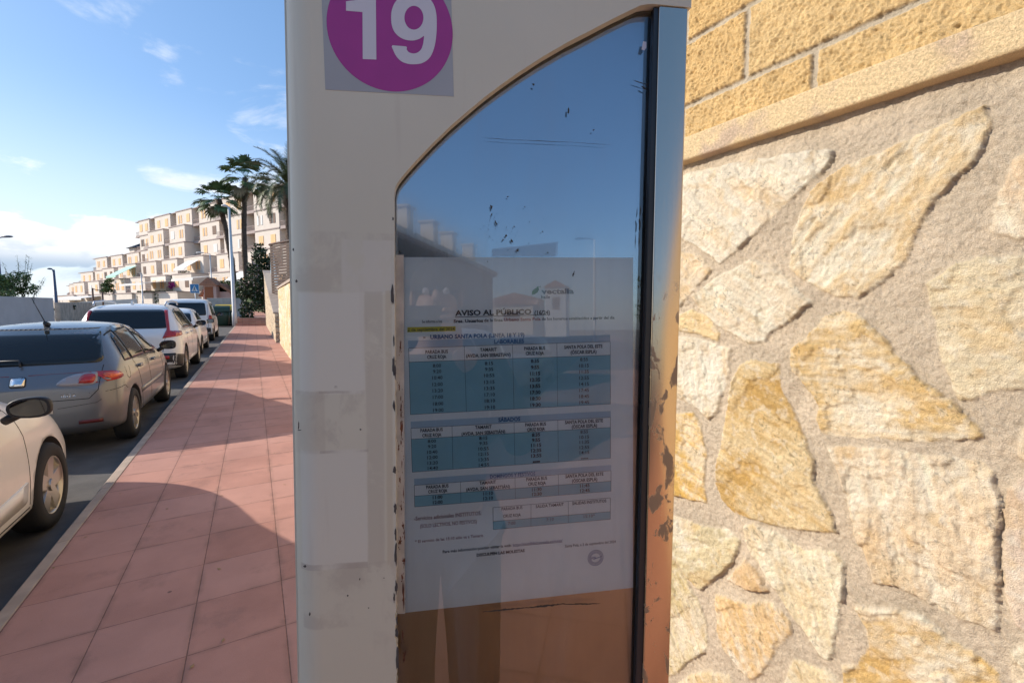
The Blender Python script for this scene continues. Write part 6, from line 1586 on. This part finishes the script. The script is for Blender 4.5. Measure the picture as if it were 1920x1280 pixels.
# little pink gatehouse with a tiled roof
c = at_depth(398, 560, 44); gh = empty('gatehouse', (c.x, c.y, .3), rz=-YAW, label='small pink and white gatehouse with a tiled roof behind the van', cat='gatehouse')
z1 = at_depth(398, 540, 44).z - .3; zt = at_depth(395, 521, 44).z - .3
bm = bmesh.new(); box(bm, -.9, 2.2, 0, 2.5, 0, z1 - .35); link_bm('wall', bm, M['pink_wall'], gh)
bm = bmesh.new(); prism(bm, [(-1.25, z1 - .75), (-.2, z1 + .45), (.9, z1 + .45), (2.6, z1 - .7), (2.4, z1 - .85), (.85, z1 + .2), (-.15, z1 + .2), (-1.1, z1 - .85)], 'y', -.2, 2.7); recalc(bm); link_bm('roof', bm, M['roof_tile'], gh)
bm = bmesh.new(); box(bm, -.45, .75, -.5, .0, 0, z1 + .25); ch = link_bm('chimney', bm, M['pink_wall'], gh)
bm = bmesh.new(); prism(bm, [(-.75, z1 + .25), (1.05, z1 + .25), (.15, zt)], 'y', -.8, .3); recalc(bm); link_bm('chimney_cap', bm, M['roof_tile'], ch)
bm = bmesh.new(); box(bm, -.35, .45, -.53, -.503, .4, z1 + .1); link_bm('door', bm, M['brown_door'], gh)
# posts left of the flats
for k, (px, pyt) in enumerate(((175, 540), (193, 548))):
    c = at_depth(px, 565, 55); r0 = empty('fence_post', (c.x, c.y, 0), label=('tall' if k == 0 else 'shorter') + ' dark post in front of the low flats', cat='post', group='dark posts before the low flats'); zt = at_depth(px, pyt, 55).z
    bm = bmesh.new(); tube(bm, [(0, 0, 0), (0, 0, zt)], .10, 6); tube(bm, [Vector((0, 0, zt - .1)), RH * .9 + Vector((0, 0, zt - .3))], .05, 5); link_bm('shaft', bm, M['shutter_brown'], r0)

# ---------------- the street behind the camera (mirrored in the display glass) ----------------
def rowhouse():
    root = empty('row_house', (-12, -46, 0), label='long row house with cream chimneys, mirrored in the display glass', cat='house')
    mat('house_render', (.20, .15, .12), .9, var=.15)
    bm = bmesh.new(); box(bm, -8, 0, 0, 37, 0, 7.0); w_ = link_bm('wall', bm, M['house_render'], root)
    bm = bmesh.new(); prism(bm, [(-8.4, 6.9), (.4, 7.0), (.4, 7.2), (-4, 9.0), (-8.4, 7.2)], 'y', -.3, 37.3); recalc(bm); rf = link_bm('roof', bm, M['roof_tile'], root)
    bm = bmesh.new(); box(bm, .3, .55, -.3, 37.3, 7.18, 7.5); link_bm('parapet', bm, M['cream'], root)
    for y in (5.5, 11.0, 15.0, 19.3, 25.5, 31):
        bm = bmesh.new(); box(bm, -1.2, -.2, y, y + .9, 7.2, 9.3); box(bm, -1.35, -.05, y - .15, y + 1.05, 9.3, 9.42); link_bm('chimney', bm, M['cream'], rf)
    for k in range(9):
        for z in (1.0, 4.2):
            bm = bmesh.new(); box(bm, .005, .06, 1.6 + k * 4, 3.0 + k * 4, z, z + 1.4); link_bm('window', bm, M['shutter_brown'], root)
rowhouse()
for k, (x, y, w_, d_, h, m, lb) in enumerate(((-15.5, -66, 6, 9, 4.6, 'cream', 'lower cream house beyond the row house, mirrored in the glass'), (-10.2, -79, 3.4, 6, 8.2, 'white_enamel', 'narrow white house at the far end of the street behind the camera'), (-20, -84, 8, 8, 6.6, 'pink_wall', 'pink house with a tiled roof far behind the camera'))):
    r0 = empty('house', (x, y, 0), label=lb, cat='house', group='houses far behind the camera')
    bm = bmesh.new(); box(bm, 0, w_, 0, d_, 0, h); link_bm('wall', bm, M[m], r0)
    bm = bmesh.new(); prism(bm, [(-.3, h), (w_ + .3, h), (w_ / 2, h + 1.1)], 'y', -.3, d_ + .3); recalc(bm); link_bm('roof', bm, M['roof_tile'], r0)
    bm = bmesh.new(); box(bm, w_ * .35, w_ * .7, d_ + .005, d_ + .05, h * .55, h * .8); link_bm('window', bm, M['shutter_brown'], r0)
r0 = empty('street_lamp', (-.85, -34, 0), label='white street lamp standing behind the camera, mirrored in the glass', cat='street lamp', group='street lamps')
bm = bmesh.new(); tube(bm, [(0, 0, 0), (0, 0, 1), (0, 0, 8.2)], [.11, .10, .07], 12); link_bm('pole', bm, M['white_enamel'], r0)
bm = bmesh.new(); tube(bm, [(0, 0, 8.15), (-.5, 0, 8.3), (-1.0, 0, 8.3)], .05, 8); bmesh.ops.create_uvsphere(bm, u_segments=14, v_segments=8, radius=.5, matrix=Matrix.Translation((-1.1, 0, 8.3)) @ Matrix.Diagonal((.8, .3, .2, 1))); link_bm('lamp_head', bm, M['pole_dark'], r0)
for k, (x, y, s) in enumerate(((3.6, -12, 1.9), (4.4, -19, 2.4), (3.8, -26, 2.2), (5.0, -34, 2.6))):
    bush('garden_tree', ['round green tree nearest behind the retaining wall', 'second green tree behind the retaining wall', 'third green tree behind the retaining wall', 'farthest green tree behind the retaining wall'][k], (x, y, 2.8 + k * .3), (s, s, s), 2600, .18, ['leaf', 'leaf_dark'], 60 + k, cat='tree', group='trees behind the retaining wall')
def copy_tree(o, parent=None):
    c = o.copy(); COL.objects.link(c); c.parent = parent
    for ch in [q for q in SRC if q.parent == o]: copy_tree(ch, c)
    return c
SRC = list(bpy.data.objects)
cc = copy_tree(xc); cc.location.y = -7.4; cc['label'] = 'white sport utility car parked behind the camera, nearest the totem'
cc = copy_tree(silver); cc.location.y = -13.6; cc['label'] = 'silver grey hatchback parked behind the camera, farther down the kerb'

# ---------------- the photographer, mirrored in the display glass ----------------
fd = Vector((-TN.x, -TN.y, 0)).normalized(); faz = math.atan2(-fd.x, fd.y)
PBASE = Vector((0, 0, 0)) - fd * .43 + Vector((-fd.y, fd.x, 0)) * .02
per = empty('person', PBASE, rz=faz, label='person in dark shirt and jeans holding up a phone, mirrored in the display glass', cat='person')
def skin_mesh(name, verts, edges, rad, m, parent, sub=2):
    me = bpy.data.meshes.new(name); me.from_pydata(verts, edges, [])
    o = bpy.data.objects.new(name, me); COL.objects.link(o)
    o.modifiers.new('k', 'SKIN'); o.modifiers['k'].use_smooth_shade = True
    if not me.skin_vertices: pass
    for i, r_ in enumerate(rad):
        sv = me.skin_vertices[0].data[i]; sv.radius = r_ if hasattr(r_, '__len__') else (r_, r_); sv.use_root = (i == 0)
    s = o.modifiers.new('s', 'SUBSURF'); s.levels = sub; s.render_levels = sub
    dg = bpy.context.evaluated_depsgraph_get(); dg.update(); nm = bpy.data.meshes.new_from_object(o.evaluated_get(dg)); bpy.data.objects.remove(o)
    nm.name = name; nm.materials.clear()
    for p in nm.polygons: p.use_smooth = True
    return link_me(name, nm, m, parent)
def add_layer(me): pass
def build_person():
    V = [(0, 0, .96), (0, -.01, 1.14), (0, -.01, 1.34), (0, .0, 1.46), (0, .02, 1.53), (0, .045, 1.60), (0, .05, 1.68)]
    Rr_ = [(.10, .07), (.11, .08), (.14, .10), (.09, .08), (.055, .058), (.076, .092), (.070, .088)]
    E = [(0, 1), (1, 2), (2, 3), (3, 4), (4, 5), (5, 6)]
    for s in (-1, 1):
        b = len(V); V += [(s * .185, -.005, 1.42), (s * .265, .10, 1.16), (s * .20, .24, 1.33), (s * .095 - .045, .355, 1.495)]; Rr_ += [.058, .042, .038, .028]; E += [(2, b), (b, b + 1), (b + 1, b + 2), (b + 2, b + 3)]
        b = len(V); V += [(s * .10, 0, .88), (s * .11, .015, .50), (s * .115, -.02, .11), (s * .125, .11, .045)]; Rr_ += [.092, .058, .042, .036]; E += [(0, b), (b, b + 1), (b + 1, b + 2), (b + 2, b + 3)]
    body = skin_mesh('body', V, E, Rr_, M['skin'], per)
    # face: nose, ears, eyes, mouth
    bm = bmesh.new(); tube(bm, [(0, .135, 1.665), (0, .158, 1.63), (0, .150, 1.622)], [.008, .015, .010], 8); link_bm('nose', bm, M['skin'], per)
    for s in (-1, 1):
        bm = bmesh.new(); bmesh.ops.create_uvsphere(bm, u_segments=10, v_segments=6, radius=.011, matrix=Matrix.Translation((s * .031, .128, 1.664))); link_bm('eye', bm, M['sticker_white'], per)
        bm = bmesh.new(); bmesh.ops.create_uvsphere(bm, u_segments=10, v_segments=6, radius=.03, matrix=Matrix.Translation((s * .078, .04, 1.645)) @ Matrix.Diagonal((.3, .6, 1, 1))); link_bm('ear', bm, M['skin'], per)
    bm = bmesh.new(); bmesh.ops.create_uvsphere(bm, u_segments=10, v_segments=6, radius=.024, matrix=Matrix.Translation((0, .130, 1.592)) @ Matrix.Diagonal((1, .35, .3, 1))); link_bm('mouth', bm, M['cloth_red'], per)
    bm = bmesh.new(); bmesh.ops.create_uvsphere(bm, u_segments=20, v_segments=12, radius=.098, matrix=Matrix.Translation((0, .030, 1.690)) @ Matrix.Diagonal((.88, 1.04, .86, 1)))
    bmesh.ops.delete(bm, geom=[v for v in bm.verts if v.co.z < 1.66 and v.co.y > .02], context='VERTS'); link_bm('hair', bm, M['hair'], per, smooth=True)
    # shirt and trousers
    V = [(0, 0, .84), (0, -.01, 1.14), (0, -.01, 1.34), (0, .0, 1.455)]; Rr_ = [(.18, .135), (.17, .125), (.19, .130), (.10, .095)]; E = [(0, 1), (1, 2), (2, 3)]
    for s in (-1, 1):
        b = len(V); V += [(s * .19, -.005, 1.42), (s * .268, .10, 1.16), (s * .20, .24, 1.33), (s * .12 - .04, .335, 1.465)]; Rr_ += [.072, .058, .052, .040]; E += [(2, b), (b, b + 1), (b + 1, b + 2), (b + 2, b + 3)]
    skin_mesh('shirt', V, E, Rr_, M['cloth_dark'], per)
    V = [(0, 0, .95)]; Rr_ = [(.172, .13)]; E = []
    for s in (-1, 1):
        b = len(V); V += [(s * .10, 0, .86), (s * .11, .015, .50), (s * .115, -.02, .10)]; Rr_ += [.125, .10, .088]; E += [(0, b), (b, b + 1), (b + 1, b + 2)]
    skin_mesh('trousers', V, E, Rr_, M['denim'], per)
    for s in (-1, 1):
        bm = bmesh.new(); bmesh.ops.create_uvsphere(bm, u_segments=16, v_segments=8, radius=.5, matrix=Matrix.Translation((s * .12, .045, .052)) @ Matrix.Diagonal((.11, .29, .10, 1))); link_bm('shoe', bm, M['black_plastic'], per, smooth=True)
    # hands: palm behind the phone edge, fingers curled on its back, thumb on the screen side
    for s in (-1, 1):
        cx = -.045 + s * .088; z0 = 1.562
        wr = (s * .095 - .045, .355, 1.495)
        V = [wr, (cx + s * .006, .372, 1.535), (cx + s * .004, .384, 1.565)]; Rr_ = [.024, (.021, .017), (.019, .014)]; E = [(0, 1), (1, 2)]
        skin_mesh('palm', V, E, Rr_, M['skin'], per, 2)
        for k, (dz, ln) in enumerate(((.030, .046), (.012, .052), (-.008, .049), (-.026, .040))):
            skin_mesh('finger', [(cx + s * .012, .384, z0 + dz * .9), (cx + s * .013, .401, z0 + dz), (cx - s * .004, .4075, z0 + dz + .002), (cx - s * (ln - .02), .4085, z0 + dz + .004)], [(0, 1), (1, 2), (2, 3)], [.0090, .0085, .0078, .0066], M['skin'], per, 1)
        skin_mesh('thumb', [(cx + s * .010, .372, 1.545), (cx - s * .006, .380, 1.560), (cx - s * .026, .386, 1.568)], [(0, 1), (1, 2)], [.011, .010, .0078], M['skin'], per, 1)
build_person()
ph = empty('phone', PBASE, rz=faz, label='black phone held sideways by the photographer, mirrored in the display glass', cat='phone')
bm = bmesh.new(); box(bm, -.125, .035, .392, .3995, 1.530, 1.606); bevel(bm, .003, 3); link_bm('phone_body', bm, M['black_plastic'], ph)
bm = bmesh.new(); box(bm, -.005, .03, .3998, .4015, 1.57, 1.60); bevel(bm, .0006); link_bm('camera_bump', bm, M['black_plastic'], ph)

# slim pole added out of view to keep the sun off the totem's left edge
q = TBASE + TU * (U0 - .0) - TN * .015; pp = Vector((q.x, q.y, 0)) + Vector((sdir.x, sdir.y, 0)).normalized() * 1.15
pol = empty('shade_pole', (pp.x, pp.y, 0), label='unseen grey pole added by the kerb to shade the left edge of the totem', cat='pole')
bm = bmesh.new(); tube(bm, [(0, 0, 0), (0, 0, 3.6)], .10, 24); recalc(bm); link_bm('shaft', bm, M['galv'], pol)
bm = bmesh.new(); bmesh.ops.create_cone(bm, cap_ends=True, segments=24, radius1=.15, radius2=.15, depth=.02, matrix=Matrix.Translation((0, 0, .011))); link_bm('base_plate', bm, M['galv'], pol)
# fallen leaves and grit on the pavement
rr = random.Random(12); bm = bmesh.new()
for k in range(260):
    x = rr.choice([rr.uniform(-1.1, .8), rr.gauss(-1.05, .05), rr.gauss(.78, .05)]); y = rr.uniform(1.8, 14) if k % 2 else rr.uniform(1.8, 30); s = rr.uniform(.004, .016); a = rr.uniform(0, 6.28)
    if x < -1.12 or x > .84: continue
    vs = [bm.verts.new((x + s * math.cos(a + t) * q, y + s * math.sin(a + t) * q, .003 + .004 * rr.random())) for t, q in ((0, 1), (1.5, .45), (3.14, 1), (4.7, .45))]
    bm.faces.new(vs)
o = link_bm('leaf_litter', bm, M['palm_dry']); tag(o, 'tiny dry leaves and grit scattered over the red pavement', 'litter', kind='stuff')
